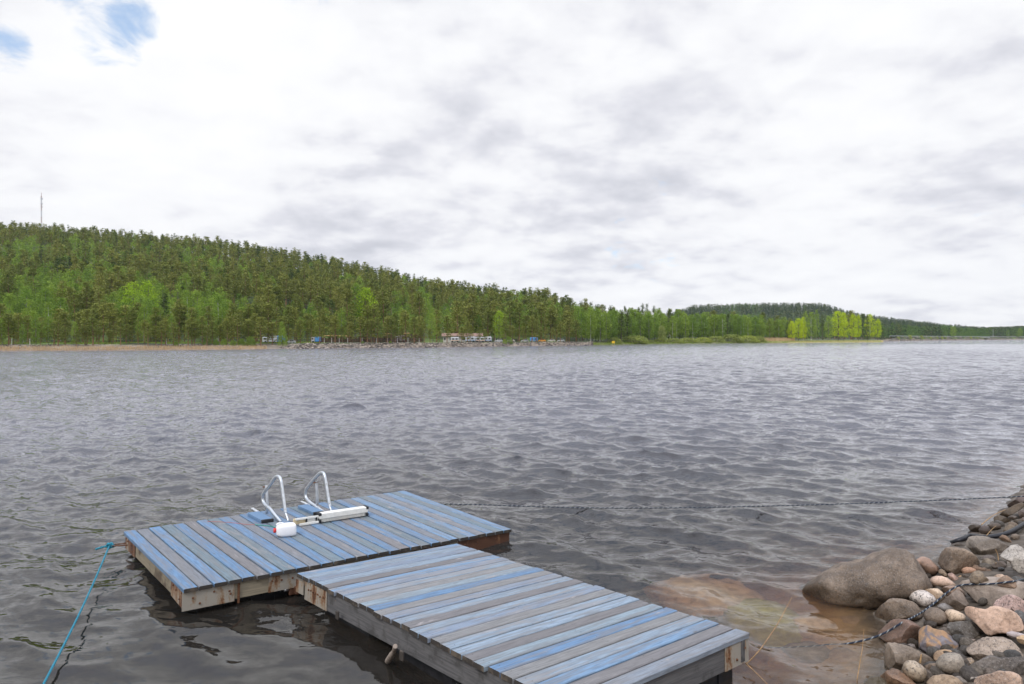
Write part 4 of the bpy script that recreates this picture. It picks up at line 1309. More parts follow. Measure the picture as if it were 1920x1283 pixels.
q0 = at_z(1398, 1246, .0); yb = q0.y
stalk([at_y(1398, 1247, yb), at_y(1425, 1218, yb + .05), at_y(1455, 1175, yb + .1), at_y(1470, 1148, yb + .14), at_y(1485, 1120, yb + .18)], .0075, 'tall dry reed leaning over the water right of the near dock')
stalk([at_z(1393, 1238, .06), at_z(1405, 1250, .05), at_z(1420, 1264, .05), at_z(1442, 1286, .06)], .0085, 'dry straw floating at the corner of the near dock')
stalk([at_y(1605, 1286, 5.5), at_y(1612, 1245, 5.58), at_y(1617, 1215, 5.62), at_y(1620, 1180, 5.66)], .006, 'thin dry reed standing in the water beside the angular rock')
a, b_ = surf(1840, 985, .02), surf(1885, 956, .02)
stalk([a, a.lerp(b_, .5) + Vector((0, 0, .03)), b_], .010, 'orange reed stem along the distant waterline')
a, b_ = surf(1850, 1004, .03), surf(1868, 986, .05)
stalk([a, a.lerp(b_, .5) + Vector((0, 0, .01)), b_], .007, 'straw leaning on the stones behind the hose')
a = surf(1872, 1051, .02); t_ = at_y(1866.5, 1030, a.y + .02)
stalk([a, a.lerp(t_, .5) + Vector((.01, 0, 0)), t_], .008, 'short upright straw in front of the light grey block')
a, b_ = surf(1867, 1056, .02), surf(1882, 1049, .02)
stalk([a, a.lerp(b_, .5), b_], .006, 'short straw lying on the dark flat stone')
a = surf(1725, 1243, .02); t_ = at_y(1727.5, 1227, a.y)
stalk([a, a.lerp(t_, .5), t_], .014, 'flat pale straw chip on the large angular rock')
q = at_plane(741, 1212, A2 + inl * -.02, inl)
mb = MB(); e_ = at_z(727, 1240, .03)
mb.tube(catmull([q, q.lerp(e_, .4) + Vector((.01, 0, .0)), e_], 4), [.02] * 5 + [.026] * 4, 8)
tag(mb.build('stick', M_stick), 'short grey stick hanging down from the near dock side', 'stick')

# ------------------------------------------------------------------ lake water
NC = 1100
ang = np.linspace(R(-58), R(58), NC)
rs = [2.0]
while rs[-1] < 1500:
    r = rs[-1]
    rs.append(r + (max(.026, .0043 * r ** .92) if r < 60 else (.195 + (r - 60) * .0012 if r < 250 else .42 + (r - 250) * .0030)))
rs = np.array(rs)
NR = len(rs)
A, Rr_ = np.meshgrid(ang, rs)
wx = (Rr_ * np.sin(A)).ravel().astype(np.float32); wy = (Rr_ * np.cos(A)).ravel().astype(np.float32)
rad_ = Rr_.ravel().astype(np.float32)
cell = np.maximum(np.gradient(rs)[:, None] * np.ones(NC)[None, :], (rs * (ang[1] - ang[0]))[:, None]).ravel().astype(np.float32)


def sst(a, b, v):
    t = np.clip((v - a) / (b - a), 0, 1)
    return t * t * (3 - 2 * t)


ins = -inland(wx, wy)                                                   # distance from the near shore
lee = sst(1.0, 6.0, ins)
# the corner between the docks and the bank is sheltered
sh = np.exp(-(((wx + 2.2) / 2.3) ** 2 + ((wy - 5.2) / 2.0) ** 2))
amp = (.55 + .45 * lee) * (1 - .42 * sh)
amp *= (1 - .25 * sst(-1.0, -7.0, wx) * sst(16, 8, wy))
amp *= 1 + .25 * sst(-.5, 1.5, wx) * sst(22, 12, wy)
amp *= .9 + .30 * np.sin(wx * .05 + 1.0) * np.sin(wy * .031 + .4) + .10 * np.sin(wx * .21 - wy * .12)
wr = np.random.default_rng(5)
NW = 104
lam = np.exp(wr.uniform(np.log(.16), np.log(2.4), NW))
main = math.atan2(-.83, -.50)
th = main + wr.normal(0, .52, NW)
kx, ky = 2 * pi / lam * np.cos(th), 2 * pi / lam * np.sin(th)
phs = wr.uniform(0, 2 * pi, NW)
slope = .0280 * np.interp(np.log(lam), [np.log(.16), np.log(.30), np.log(.58), np.log(1.1), np.log(2.4)], [.65, 1.15, 1.5, 1.05, .65])
a_ = slope * lam / (2 * pi)
zz = np.zeros(len(wx), np.float32); hx = np.zeros_like(zz); hy = np.zeros_like(zz)
lost = np.zeros_like(zz)
for i in range(NW):
    fade = np.clip((lam[i] / cell - 2.2) / 2.5, 0, 1)
    small = 1.0 if lam[i] > .6 else 1.0
    ph = kx[i] * wx + ky[i] * wy + phs[i]
    aa = (a_[i] * amp * fade).astype(np.float32)
    c_, s_ = np.cos(ph), np.sin(ph)
    zz += aa * c_
    hx -= aa * np.float32(cos(th[i]) * 1.0) * s_
    hy -= aa * np.float32(sin(th[i]) * 1.0) * s_
    lost += (slope[i] ** 2 / 2 * (1 - fade ** 2)).astype(np.float32)
shal = sst(-.1, .8, ins)
zz *= shal; hx *= shal; hy *= shal
iw = (np.arange(NR - 1)[:, None] * NC + np.arange(NC - 1)[None, :]).ravel()
Fw = np.c_[iw, iw + 1, iw + NC + 1, iw + NC]
keep = (ins > -1.2)
kf = keep[Fw].any(1)
rough = np.sqrt(1.2 * np.sqrt(np.maximum(lost * amp ** 2 - .0012, 0)) + .00005)
m, nt, out = material('lake_water')
T = NT(nt)
tc = T.n('TexCoord').outputs['Object']
b = T.n('BsdfPrincipled', ins={'IOR': 1.42, 'Transmission Weight': .98, 'Base Color': (.86, .74, .58), 'Specular IOR Level': .5})
b.inputs['Roughness'].default_value = .03
mp = T.n('Mapping'); T.set(mp, 'Vector', tc); mp.inputs['Rotation'].default_value = (0, 0, R(31)); mp.inputs['Scale'].default_value = (1.0, 1.9, 1)
amp_a = T.n('Attribute', attribute_name='ripple').outputs['Fac']


def slopes(scale, k, dist, det=3):
    nz = T.n('TexNoise', ins={'Scale': scale, 'Detail': det, 'Roughness': .55, 'Distortion': dist}); T.set(nz, 'Vector', mp.outputs[0])
    v = T.n('VectorMath', operation='MULTIPLY_ADD'); T.set(v, 0, nz.outputs['Color']); v.inputs[1].default_value = (k, k, 0); v.inputs[2].default_value = (-k / 2, -k / 2, 0)
    return v.outputs[0]


v = T.n('VectorMath', operation='ADD'); T.set(v, 0, slopes(3.4, .42, .8)); T.set(v, 1, slopes(11.0, .38, .3, 2))
v2 = T.n('VectorMath', operation='SCALE'); T.set(v2, 0, v.outputs[0]); T.set(v2, 'Scale', amp_a)
v3 = T.n('VectorMath', operation='ADD'); T.set(v3, 0, T.n('NewGeometry').outputs['Normal']); T.set(v3, 1, v2.outputs[0])
v4 = T.n('VectorMath', operation='NORMALIZE'); T.set(v4, 0, v3.outputs[0])
T.set(b, 'Normal', v4.outputs[0])
va = T.n('VolumeAbsorption', ins={'Color': (.62, .40, .16, 1), 'Density': 3.4})
sky_fill = T.n('BsdfDiffuse', ins={'Color': (.65, .655, .77)})                 # pale lavender painted in for missing sky reflection, stronger with distance
mxw = T.n('MixShader'); T.set(mxw, 0, T.n('Attribute', attribute_name='fine').outputs['Fac']); T.set(mxw, 1, b); T.set(mxw, 2, sky_fill)
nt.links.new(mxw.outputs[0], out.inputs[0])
nt.links.new(va.outputs[0], out.inputs[1])
M_water = m
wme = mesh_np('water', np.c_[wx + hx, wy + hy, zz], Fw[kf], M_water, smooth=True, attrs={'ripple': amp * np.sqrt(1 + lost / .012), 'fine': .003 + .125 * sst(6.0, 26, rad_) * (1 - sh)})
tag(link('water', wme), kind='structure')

# ------------------------------------------------------------------ far shore terrain
PXK = np.array([-900, -300, 0, 250, 450, 600, 800, 1000, 1110, 1230, 1480, 1640, 1665, 1700, 1800, 1900, 2100, 2700])
DSH = np.array([120, 138, 142, 148, 157, 170, 187, 218, 238, 285, 350, 430, 500, 560, 700, 860, 900, 900.])
SKX = np.array([-900, -300, 0, 100, 200, 300, 400, 500, 600, 700, 800, 900, 1000, 1060, 1100, 1200, 1270, 1330, 1500, 1700, 2700])
SKY = np.array([430, 425, 421, 426, 434, 441, 449, 464, 481, 500, 522, 535, 545, 555, 575, 576, 584, 597, 606, 625, 630.])
RDX = np.array([-900, 0, 400, 800, 1060, 1200, 1500, 2700]); RDD = np.array([560, 560, 540, 480, 400, 380, 420, 900.])
S2X = np.array([-900, 1000, 1230, 1270, 1300, 1400, 1540, 1580, 1620, 1700, 1800, 1850, 1920, 2100, 2700])
S2Y = np.array([632, 620, 596, 583, 573, 569, 569, 581, 590, 600, 611, 615, 612, 610, 612.])
TREE1, TREE2 = 12.5, 13.0
R2 = 1250.0


def px_of(x, y):
    return 960 + FPX * np.asarray(x) / np.maximum(np.asarray(y), 1e-3)


def depth_to_r(px):
    return np.sqrt(1 + ((px - 960) / FPX) ** 2)


def far_z(x, y):
    """terrain height beyond the lake; y is the depth along the view axis"""
    x = np.asarray(x, float); y = np.asarray(y, float)
    px = px_of(x, y)
    ds = np.interp(px, PXK, DSH)
    s = y - ds
    rd = np.interp(px, RDX, RDD)
    zr = np.maximum(rd * (HZ - np.interp(px, SKX, SKY)) / FPX + CAMZ - TREE1, 1.6)
    t = np.clip((y - ds - 30) / (rd - ds - 30), 0, 1)
    prof = .55 * t + .45 * (t * t * (3 - 2 * t))
    z1 = 1.25 + (zr - 1.25) * prof
    z1 = np.where(y > rd, zr - (y - rd) * .10, z1)
    z2r = np.maximum(R2 * (HZ - np.interp(px, S2X, S2Y)) / FPX + CAMZ - TREE2, 1.5)
    t2 = np.clip((y - 780) / (R2 - 780), 0, 1); t2 = t2 * t2 * (3 - 2 * t2)
    z2 = np.where(y > R2, z2r - (y - R2) * .06, 1.25 + (z2r - 1.25) * t2)
    z2 = np.where(y < 700, 1.25, z2)
    z = np.maximum(np.maximum(z1, z2), 1.0)
    bank = np.where(px < 540, np.clip(s / 7, -1, 1), np.where(px < 1112, np.clip(s / 3.2, -1, 1), np.clip(s / 18, -.6, 1)))
    zb = np.where(bank < 0, bank * 2.2, 1.25 * bank)
    # road embankment along the far right
    e = sst(1660, 1690, px)
    zb = zb * (1 - e) + e * np.where(s < 0, np.maximum(s * .3, -2), np.minimum(s * .4, 3.2))
    z = np.where(s < 34, np.where(s < 14, zb, np.maximum(zb, z)), z)
    return z


fa = np.linspace(math.atan((-900 - 960) / FPX), math.atan((2700 - 960) / FPX), 420)
sm = np.concatenate([np.linspace(-14, 20, 35)[:-1], np.linspace(20, 60, 14)[:-1], np.linspace(60, 420, 50)[:-1], np.linspace(420, 1500, 36)])
pxs = 960 + FPX * np.tan(fa)
PXg, SMg = np.meshgrid(pxs, sm)
Yg = np.interp(PXg, PXK, DSH) + SMg
Xg = (PXg - 960) / FPX * Yg
xf, yf = Xg.ravel(), Yg.ravel()
zf = far_z(xf, yf)
zf = zf + np.where(SMg.ravel() > 2, .25 * np.sin(xf * .31) * np.sin(yf * .27), .10 * np.sin(xf * .9))
nfx, nfy = len(pxs), len(sm)
ii = (np.arange(nfy - 1)[:, None] * nfx + np.arange(nfx - 1)[None, :]).ravel()
Ff = np.c_[ii, ii + 1, ii + nfx + 1, ii + nfx]
m, nt, out = material('far_ground')
T = NT(nt)
tc = T.n('TexCoord').outputs['Object']
s3 = T.n('SeparateXYZ'); T.set(s3, 0, tc)
n1_ = T.noise(tc, .35, 6, .65)
lo_ = T.mix(T.smooth(n1_, .4, .6), (.33, .27, .21), (.20, .165, .13))
hi_ = T.mix(T.smooth(n1_, .4, .6), (.055, .085, .018), (.035, .045, .018))
gr = T.noise(tc, .06, 3, .5)
hi_ = T.mix(T.smooth(gr, .5, .6), hi_, (.12, .17, .03))
b = T.n('BsdfPrincipled', ins={'Roughness': .9}); T.set(b, 'Base Color', T.mix(T.smooth(T.math('ADD', s3.outputs[2], T.math('MULTIPLY', n1_, .5)), 1.2, 1.6), lo_, hi_))
nt.links.new(b.outputs[0], out.inputs[0])
tag(link('hills', mesh_np('hills', np.c_[xf, yf, zf], Ff, m, smooth=True)), kind='structure')


def on_far(px, s):
    """world point on the far shore: photo column and metres behind the waterline"""
    y = float(np.interp(px, PXK, DSH)) + s
    x = (px - 960) / FPX * y
    return Vector((x, y, float(far_z(np.array([x]), np.array([y]))[0])))


# ------------------------------------------------------------------ trees
def leaf_mat(name, ca, cb, use_attr, tr=.25):
    m, nt, out = material(name)
    T = NT(nt)
    rnd = T.n('Attribute', attribute_name='tint').outputs['Fac'] if use_attr else T.n('ObjectInfo').outputs['Random']
    lf = T.n('Attribute', attribute_name='leaf').outputs['Fac']
    c = T.mix(rnd, ca, cb)
    c = T.mix(1.0, c, T.mix(lf, (.62, .65, .60), (1.32, 1.30, 1.15)), 'MULTIPLY')
    d = T.n('BsdfDiffuse'); T.set(d, 'Color', c)
    t = T.n('BsdfTranslucent'); T.set(t, 'Color', T.mix(1.0, c, (1.15, 1.2, .6), 'MULTIPLY'))
    mx = T.n('MixShader', ins={0: tr}); T.set(mx, 1, d); T.set(mx, 2, t)
    nt.links.new(mx.outputs[0], out.inputs[0])
    return m


SPEC = {   # leaf colours (two ends of the tree to tree range), translucency
    'pine': ((.185, .215, .068), (.275, .285, .090), .25),
    'tallpine': ((.170, .200, .066), (.270, .272, .092), .25),
    'spruce': ((.085, .125, .048), (.135, .175, .062), .18),
    'birch': ((.180, .275, .068), (.285, .375, .088), .38),
    'fresh': ((.33, .46, .06), (.40, .51, .065), .4),
    'lime': ((.48, .58, .035), (.58, .65, .045), .4),  # fresh yellow-green leaves, with a patch of sun put into the colour
    'willow': ((.30, .34, .13), (.40, .44, .12), .3),
}
LM = {k: leaf_mat(k + '_leaves', v[0], v[1], False, v[2]) for k, v in SPEC.items()}
LMA = {k: leaf_mat(k + '_leaves_mass', v[0], v[1], True, v[2]) for k, v in SPEC.items()}
LMD = {k: leaf_mat(k + '_leaves_dark_far_hill', tuple(c_ * f_ for c_, f_ in zip(v[0], (.52, .60, .85))), tuple(c_ * f_ for c_, f_ in zip(v[1], (.52, .60, .85))), True, v[2]) for k, v in SPEC.items()}  # same leaf colours made darker and bluer for the far hill
M_pinebark = simple('pine_bark', (.30, .165, .085), .9, 0, .3, 1.2, col2=(.17, .115, .085))
M_birchbark = simple('birch_bark', (.62, .60, .56), .8, 0, .2, 2.2, col2=(.34, .32, .29))
M_greybark = simple('grey_birch_bark', (.24, .23, .20), .9, 0, .3, 2.0, col2=(.12, .11, .09))
M_darkbark = simple('dark_bark', (.11, .085, .065), .9, 0, .3, 2.0)
BARK = {'pine': M_pinebark, 'tallpine': M_pinebark, 'spruce': M_darkbark, 'birch': M_birchbark, 'fresh': M_darkbark, 'lime': M_darkbark, 'willow': M_darkbark}


def crown_pts(sp, rg, nclump, nleaf, leaf):
    """unit height tree: returns quads (n,4,3), per-quad leaf value"""
    Cs = []
    for _ in range(nclump):
        az = rg.uniform(0, 2 * pi)
        if sp == 'pine':
            t = rg.uniform(0, 1) ** .85
            z = .20 + .78 * t
            r = .235 * (1 - t) ** .62 * (.85 + .3 * sin(az * 2 + t * 20)) * rg.uniform(.35, 1) ** .6 + .012
            sg = (.050, .013)
            z -= r * .06
        elif sp == 'tallpine':
            t = rg.uniform(0, 1)
            z = .40 + .58 * t
            r = .135 * min(1, (1.03 - t) * 1.55) ** .75 * min(1, .5 + t * 2.0) * rg.uniform(.2, 1) ** .5
            sg = (.034, .018)
        elif sp == 'spruce':
            t = rg.uniform(0, 1) ** 1.1
            z = .08 + .90 * t
            r = .165 * (1 - t) ** .85 * rg.uniform(.45, 1) ** .5
            z -= r * .22
            sg = (.026, .013)
        elif sp == 'birch':
            t = rg.uniform(0, 1)
            z = .14 + .84 * t
            r = .185 * (sin(pi * min(1, (t * .88 + .14))) ** .7) * rg.uniform(.25, 1) ** .5
            sg = (.034, .034)
        elif sp in ('lime', 'fresh'):
            t = rg.uniform(0, 1)
            z = .16 + .82 * t
            r = .235 * (sin(pi * min(1, (t * .84 + .16))) ** .55) * rg.uniform(.3, 1) ** .5
            sg = (.045, .028)
        else:  # willow bush
            t = rg.uniform(0, 1)
            z = .05 + .9 * t
            r = .62 * sqrt(max(0, 1 - t * t * .95)) * rg.uniform(.35, 1) ** .4
            sg = (.09, .08)
        Cs.append((r * cos(az), r * sin(az), z, sg[0], sg[1], az, t))
    C = np.array(Cs)
    n = nclump * nleaf
    rep = np.repeat(C, nleaf, 0)
    ctr = rep[:, :3] + rg.normal(0, 1, (n, 3)) * np.c_[rep[:, 3], rep[:, 3], rep[:, 4]]
    ctr[:, 2] = np.clip(ctr[:, 2], .02, 1.0)
    flat = {'pine': 1.6, 'tallpine': 1.2, 'spruce': 1.0}.get(sp, .3)
    nr = rg.normal(0, 1, (n, 3)); nr[:, 2] = np.abs(nr[:, 2]) + flat * .6
    nr /= np.linalg.norm(nr, axis=1)[:, None]
    ax = np.cross(nr, rg.normal(0, 1, (n, 3))); ax /= np.linalg.norm(ax, axis=1)[:, None]
    ay = np.cross(nr, ax)
    s1 = leaf * rg.uniform(.6, 1.3, n)[:, None]; s2 = s1 * rg.uniform(.45, .9, n)[:, None]
    q = np.stack([ctr - ax * s1, ctr + ay * s2 - ax * s1 * .2, ctr + ax * s1, ctr - ay * s2 + ax * s1 * .15], 1)
    clv = np.repeat(rg.uniform(0, 1, nclump), nleaf)
    lv = np.clip(clv * .7 + rg.uniform(0, .3, n), 0, 1)
    return q, lv


def trunk_np(sp, rg, n=6, top=.9):
    r0 = {'pine': .017, 'tallpine': .0135, 'spruce': .013, 'birch': .0115, 'lime': .019, 'fresh': .017, 'willow': .02}[sp]
    zs = np.array([-.06, .03, .2, .4, .6, .78, top])
    ox = np.cumsum(rg.normal(0, .006, len(zs))); oy = np.cumsum(rg.normal(0, .006, len(zs)))
    V_, F_ = [], []
    for i, z in enumerate(zs):
        r = r0 * (1.12 - .95 * max(0, z) / top) + .001
        for k in range(n):
            w = 2 * pi * k / n
            V_.append((ox[i] + r * cos(w), oy[i] + r * sin(w), z))
    for i in range(len(zs) - 1):
        for k in range(n):
            F_.append((i * n + k, i * n + (k + 1) % n, (i + 1) * n + (k + 1) % n, (i + 1) * n + k))
    # limbs
    for _ in range(9):
        j = rg.integers(2, len(zs) - 1)
        a = rg.uniform(0, 2 * pi); L = .13 * rg.uniform(.6, 1.2) * (1.1 - zs[j] * .8); rr = r0 * .32
        z0 = zs[j] + rg.uniform(0, .12)
        if sp in ('tallpine',) and z0 < .45: z0 += .2
        b0 = len(V_)
        for s, zz_ in ((0, z0), (1, z0 + L * .45)):
            cx_, cy_ = ox[j] + cos(a) * L * s, oy[j] + sin(a) * L * s
            q = rr * (1 - .6 * s)
            for k in range(3):
                w = 2 * pi * k / 3
                V_.append((cx_ - sin(a) * q * cos(w), cy_ + cos(a) * q * cos(w), zz_ + q * sin(w)))
        for k in range(3):
            F_.append((b0 + k, b0 + (k + 1) % 3, b0 + 3 + (k + 1) % 3, b0 + 3 + k))
    return np.array(V_), np.array(F_)


def crown_mesh(sp, rg, nclump, nleaf, leaf):
    q, lv = crown_pts(sp, rg, nclump, nleaf, leaf)
    n = len(q)
    return mesh_np('crown', q.reshape(-1, 3), np.arange(n * 4).reshape(n, 4), LM[sp], attrs={'leaf': np.repeat(lv, 4)})


LODN = {'pine': (90, 14, .021), 'tallpine': (85, 15, .0165), 'spruce': (100, 13, .016), 'birch': (105, 15, .0165), 'lime': (150, 17, .0155), 'fresh': (130, 15, .0165), 'willow': (170, 15, .034)}
PROTO = {}
for sp in SPEC:
    PROTO[sp] = []
    for k in range(5):
        rg = np.random.default_rng(100 * len(PROTO) + k)
        nc, nl, lf = LODN[sp]
        cm = crown_mesh(sp, rg, nc, nl, lf)
        tv, tf = trunk_np(sp, rg, top=.55 if sp == 'willow' else .92)
        PROTO[sp].append((cm, mesh_np('trunk', tv, tf, BARK[sp] if sp != 'birch' or k == 0 else M_greybark, smooth=True)))

KIND = {'fresh': 'broadleaf_tree', 'pine': 'pine_tree', 'tallpine': 'pine_tree', 'spruce': 'spruce_tree', 'birch': 'birch_tree', 'lime': 'broadleaf_tree', 'willow': 'willow_bush'}
CATN = {'fresh': 'tree', 'pine': 'pine tree', 'tallpine': 'pine tree', 'spruce': 'spruce tree', 'birch': 'birch tree', 'lime': 'tree', 'willow': 'bush'}
tr_ = random.Random(21)


def tree(sp, loc, h, label, group=None, wide=1.0):
    root = empty(KIND[sp], loc, tr_.uniform(0, 6.28))
    wv = wide * tr_.uniform(.88, 1.12)
    root.scale = (h * wv, h * wv, h)
    cm, tm = PROTO[sp][tr_.randrange(5)]
    link('crown', cm, root); link('trunk', tm, root)
    tag(root, label, CATN[sp], group)
    return root


ZONES = [(-1e9, 240, 'at the left end below the mast'), (240, 492, 'left of the blue trucks'), (492, 600, 'around the blue trucks'), (600, 800, 'around the rusty timber stacks'),
         (800, 960, 'around the brown roofed shed'), (960, 1115, 'above the right end of the stone bank'), (1115, 1300, 'behind the round willow bush'), (1300, 1e9, 'left of the yellow green island trees')]


def zone(px):
    for a, b_, s in ZONES:
        if a <= px < b_: return s


placed = []
# front row and second row of short pines on the far bank
px = -40.0
while px < 1085:
    for row in (0, 1):
        if tr_.random() < (.15 if 590 < px < 930 else .05): continue
        p_ = px + tr_.uniform(-5, 5)
        s = (tr_.uniform(4.0, 8.5) if p_ < 540 else tr_.uniform(3.6, 6.0)) if row == 0 else tr_.uniform(20, 31)
        P_ = on_far(p_, s)
        hpx = (tr_.uniform(38, 62) if p_ < 560 else tr_.uniform(28, 52)) if row == 0 else tr_.uniform(48, 78)
        if row == 0 and tr_.random() < .25: hpx *= .6
        h = hpx * P_.y / FPX
        sp = 'pine' if tr_.random() < .86 else 'birch'
        lab = {('pine', 0): 'short front row pine on the far bank ', ('pine', 1): 'second row pine behind the front pines ', ('birch', 0): 'small light green front row birch ', ('birch', 1): 'light green birch behind the front pines '}[sp, row] + zone(p_)
        tree(sp, P_, h, lab, {'pine': 'pines', 'birch': 'birches'}[sp] + (' in the front row ' if row == 0 else ' in the second row ') + zone(p_), .95 if sp == 'pine' else .8)
        placed.append((P_.x, P_.y))
    px += tr_.uniform(8, 12.5) * (1.0 if px < 540 else 1.1)

# the wall of birches right of the stone bank and the dark tops behind it
px = 1085.0
while px < 1485:
    for row in range(3):
        p_ = px + tr_.uniform(-5, 5)
        P_ = on_far(p_, 12 + row * 9 + tr_.uniform(-3, 3) + (8 if p_ > 1220 else 0))
        top = np.interp(p_, [1085, 1150, 1250, 1400, 1485], [582, 586, 590, 594, 604]) + tr_.uniform(-5, 6) - row * 3.0
        h = (HZ - top) / FPX * P_.y + CAMZ - P_.z
        sp = 'birch' if tr_.random() < (.9 if row < 2 else .55) else tr_.choice(['spruce', 'tallpine'])
        lab = {'birch': 'tall birch in the light green tree wall ', 'spruce': 'dark spruce among the birches ', 'tallpine': 'tall dark pine rising behind the birches '}[sp] + zone(p_)
        tree(sp, P_, h * (1.06 if sp != 'birch' else 1), lab, {'birch': 'birches of the tree wall ', 'spruce': 'spruces of the tree wall ', 'tallpine': 'pines of the tree wall '}[sp] + zone(p_))
        placed.append((P_.x, P_.y))
    px += tr_.uniform(7.5, 10.5)
for p_, top in ((1098, 560), (1108, 566), (1150, 575), (1172, 573), (1185, 577), (1205, 568), (1213, 569), (1226, 573), (1236, 577), (1256, 578), (1268, 579), (1090, 563), (1062, 549)):
    P_ = on_far(p_, 50 + tr_.uniform(0, 20))
    tree('spruce' if tr_.random() < .6 else 'tallpine', P_, (HZ - top) / FPX * P_.y + CAMZ - P_.z, 'single dark treetop standing out above the birch wall on the skyline', 'dark treetops above the birches', .8)

# tall pines and birches on the lower slope, each its own tree
slope_n = {'tallpine': 0, 'birch': 0, 'spruce': 0}
nt_ = np.random.default_rng(3)


def birchy(px, s):
    v = noise.fractal(Vector((px * .011, s * .02, 4.2)), 1.0, 2.0, 3)
    b_ = .34 if px < 420 else .12
    if px > 930: b_ = .25
    b_ -= .0020 * max(0, s - 70)
    return v * .8 + b_


cand = []
s = 36.0
while s < 120:
    px = -60.0
    while px < 1100:
        y_ = float(np.interp(px, PXK, DSH)) + s
        p_ = px + tr_.uniform(-6, 6)
        cand.append((p_, s + tr_.uniform(-3, 3)))
        px += 5.6 / y_ * FPX * tr_.uniform(.75, 1.25)
    s += 6.2
forest = []
for p_, s in cand:
    P_ = on_far(p_, s)
    v = birchy(p_, s)
    sp = 'birch' if v > .12 + tr_.uniform(-.15, .15) else ('spruce' if tr_.random() < .12 else 'tallpine')
    h = {'tallpine': tr_.uniform(11.5, 16.5), 'birch': tr_.uniform(7.5, 12.5), 'spruce': tr_.uniform(8, 14)}[sp]
    if 430 < p_ < 900 and sp == 'birch': h *= .75
    if s < 96 and slope_n[sp] < (150 if sp != 'spruce' else 40):
        slope_n[sp] += 1
        lab = {'tallpine': 'tall orange trunked pine on the lower slope ', 'birch': 'bushy light green birch on the lower slope ', 'spruce': 'narrow dark spruce on the lower slope '}[sp] + zone(p_)
        tree(sp, P_, h, lab, {'tallpine': 'tall pines of the lower slope ', 'birch': 'birches of the lower slope ', 'spruce': 'spruces of the lower slope '}[sp] + zone(p_), 1.1 if sp == 'birch' else 1.0)
    else:
        forest.append((sp, P_, h, 1))
# a few fresh yellow green trees that stand out in the photo
for p_, top, base, lab in ((97, 535, 575, 'yellowish green tree on the left slope above the beach, left of the bright green one'), (127, 541, 570, 'small bright green round tree on the left slope'),
                           (250, 528, 572, 'bright green round tree on the slope, left one of a touching pair'), (277, 527, 572, 'bright green round tree on the slope, right one of a touching pair'),
                           (667, 530, 580, 'pale yellow green tree leaning out between tall pines in mid slope'), (686, 540, 590, 'pale yellow green slim tree right of the leaning pale one'), (936, 583, 625, 'yellowish birch with thin white trunk above the brown roofed shed')):
    y_ = 205 if p_ < 400 else (215 if p_ < 900 else 228)
    x_ = (p_ - 960) / FPX * y_
    P_ = Vector((x_, y_, float(far_z(np.array([x_]), np.array([y_]))[0])))
    h = (HZ - top) / FPX * y_ + CAMZ - P_.z
    tree('fresh' if p_ not in (97, 667) else 'birch', P_, max(5, h), lab, None, .8)

# rest of the forest: one mass per hillside
def forest_mesh(name, items, lods, label, leaf_set=None):
    V_, Fq, mi_, tint, leafv = [], [], [], [], []
    mats = [(leaf_set or LMA)[k] for k in ('pine', 'tallpine', 'spruce', 'birch')] + [M_pinebark, M_greybark, M_darkbark]
    mid = {'pine': 0, 'tallpine': 1, 'spruce': 2, 'birch': 3}
    tid = {'pine': 4, 'tallpine': 4, 'spruce': 6, 'birch': 5}
    rg = np.random.default_rng(77)
    lib = {}
    for lv, (nc, nl, grow) in lods.items():
        for sp in mid:
            lib[lv, sp] = []
            for k in range(5):
                r_ = np.random.default_rng(k + 10 * lv + 100 * mid[sp])
                q, l_ = crown_pts(sp, r_, nc, nl, LODN[sp][2] * grow)
                tv, tf = trunk_np(sp, r_, 4)
                lib[lv, sp].append((q.reshape(-1, 3), np.repeat(l_, 4), tv[:28], tf[tf.max(1) < (28 if lv < 3 else 12)]))
    base = 0
    for sp, P_, h, lv in items:
        cv, cl_, tv, tf = lib[lv, sp][rg.integers(5)]
        a = rg.uniform(0, 2 * pi); wv = rg.uniform(.85, 1.2)
        Rm = np.array([[cos(a) * wv, sin(a) * wv, 0], [-sin(a) * wv, cos(a) * wv, 0], [0, 0, 1]]) * h
        tn = rg.uniform(0, 1)
        allv = np.concatenate([cv, tv]) @ Rm + np.array(P_)
        V_.append(allv)
        nq = len(cv) // 4
        Fq.append(np.arange(len(cv)).reshape(-1, 4) + base)
        Fq.append(tf + len(cv) + base)
        mi_.append(np.full(nq, mid[sp])); mi_.append(np.full(len(tf), tid[sp]))
        tint.append(np.full(len(allv), tn)); leafv.append(np.concatenate([cl_, np.zeros(len(tv))]))
        base += len(allv)
    me = mesh_np(name, np.concatenate(V_), np.concatenate(Fq), mats, np.concatenate(mi_), attrs={'tint': np.concatenate(tint), 'leaf': np.concatenate(leafv)})
    o = link(name, me)
    tag(o, label, 'forest', None, 'stuff')
    return o


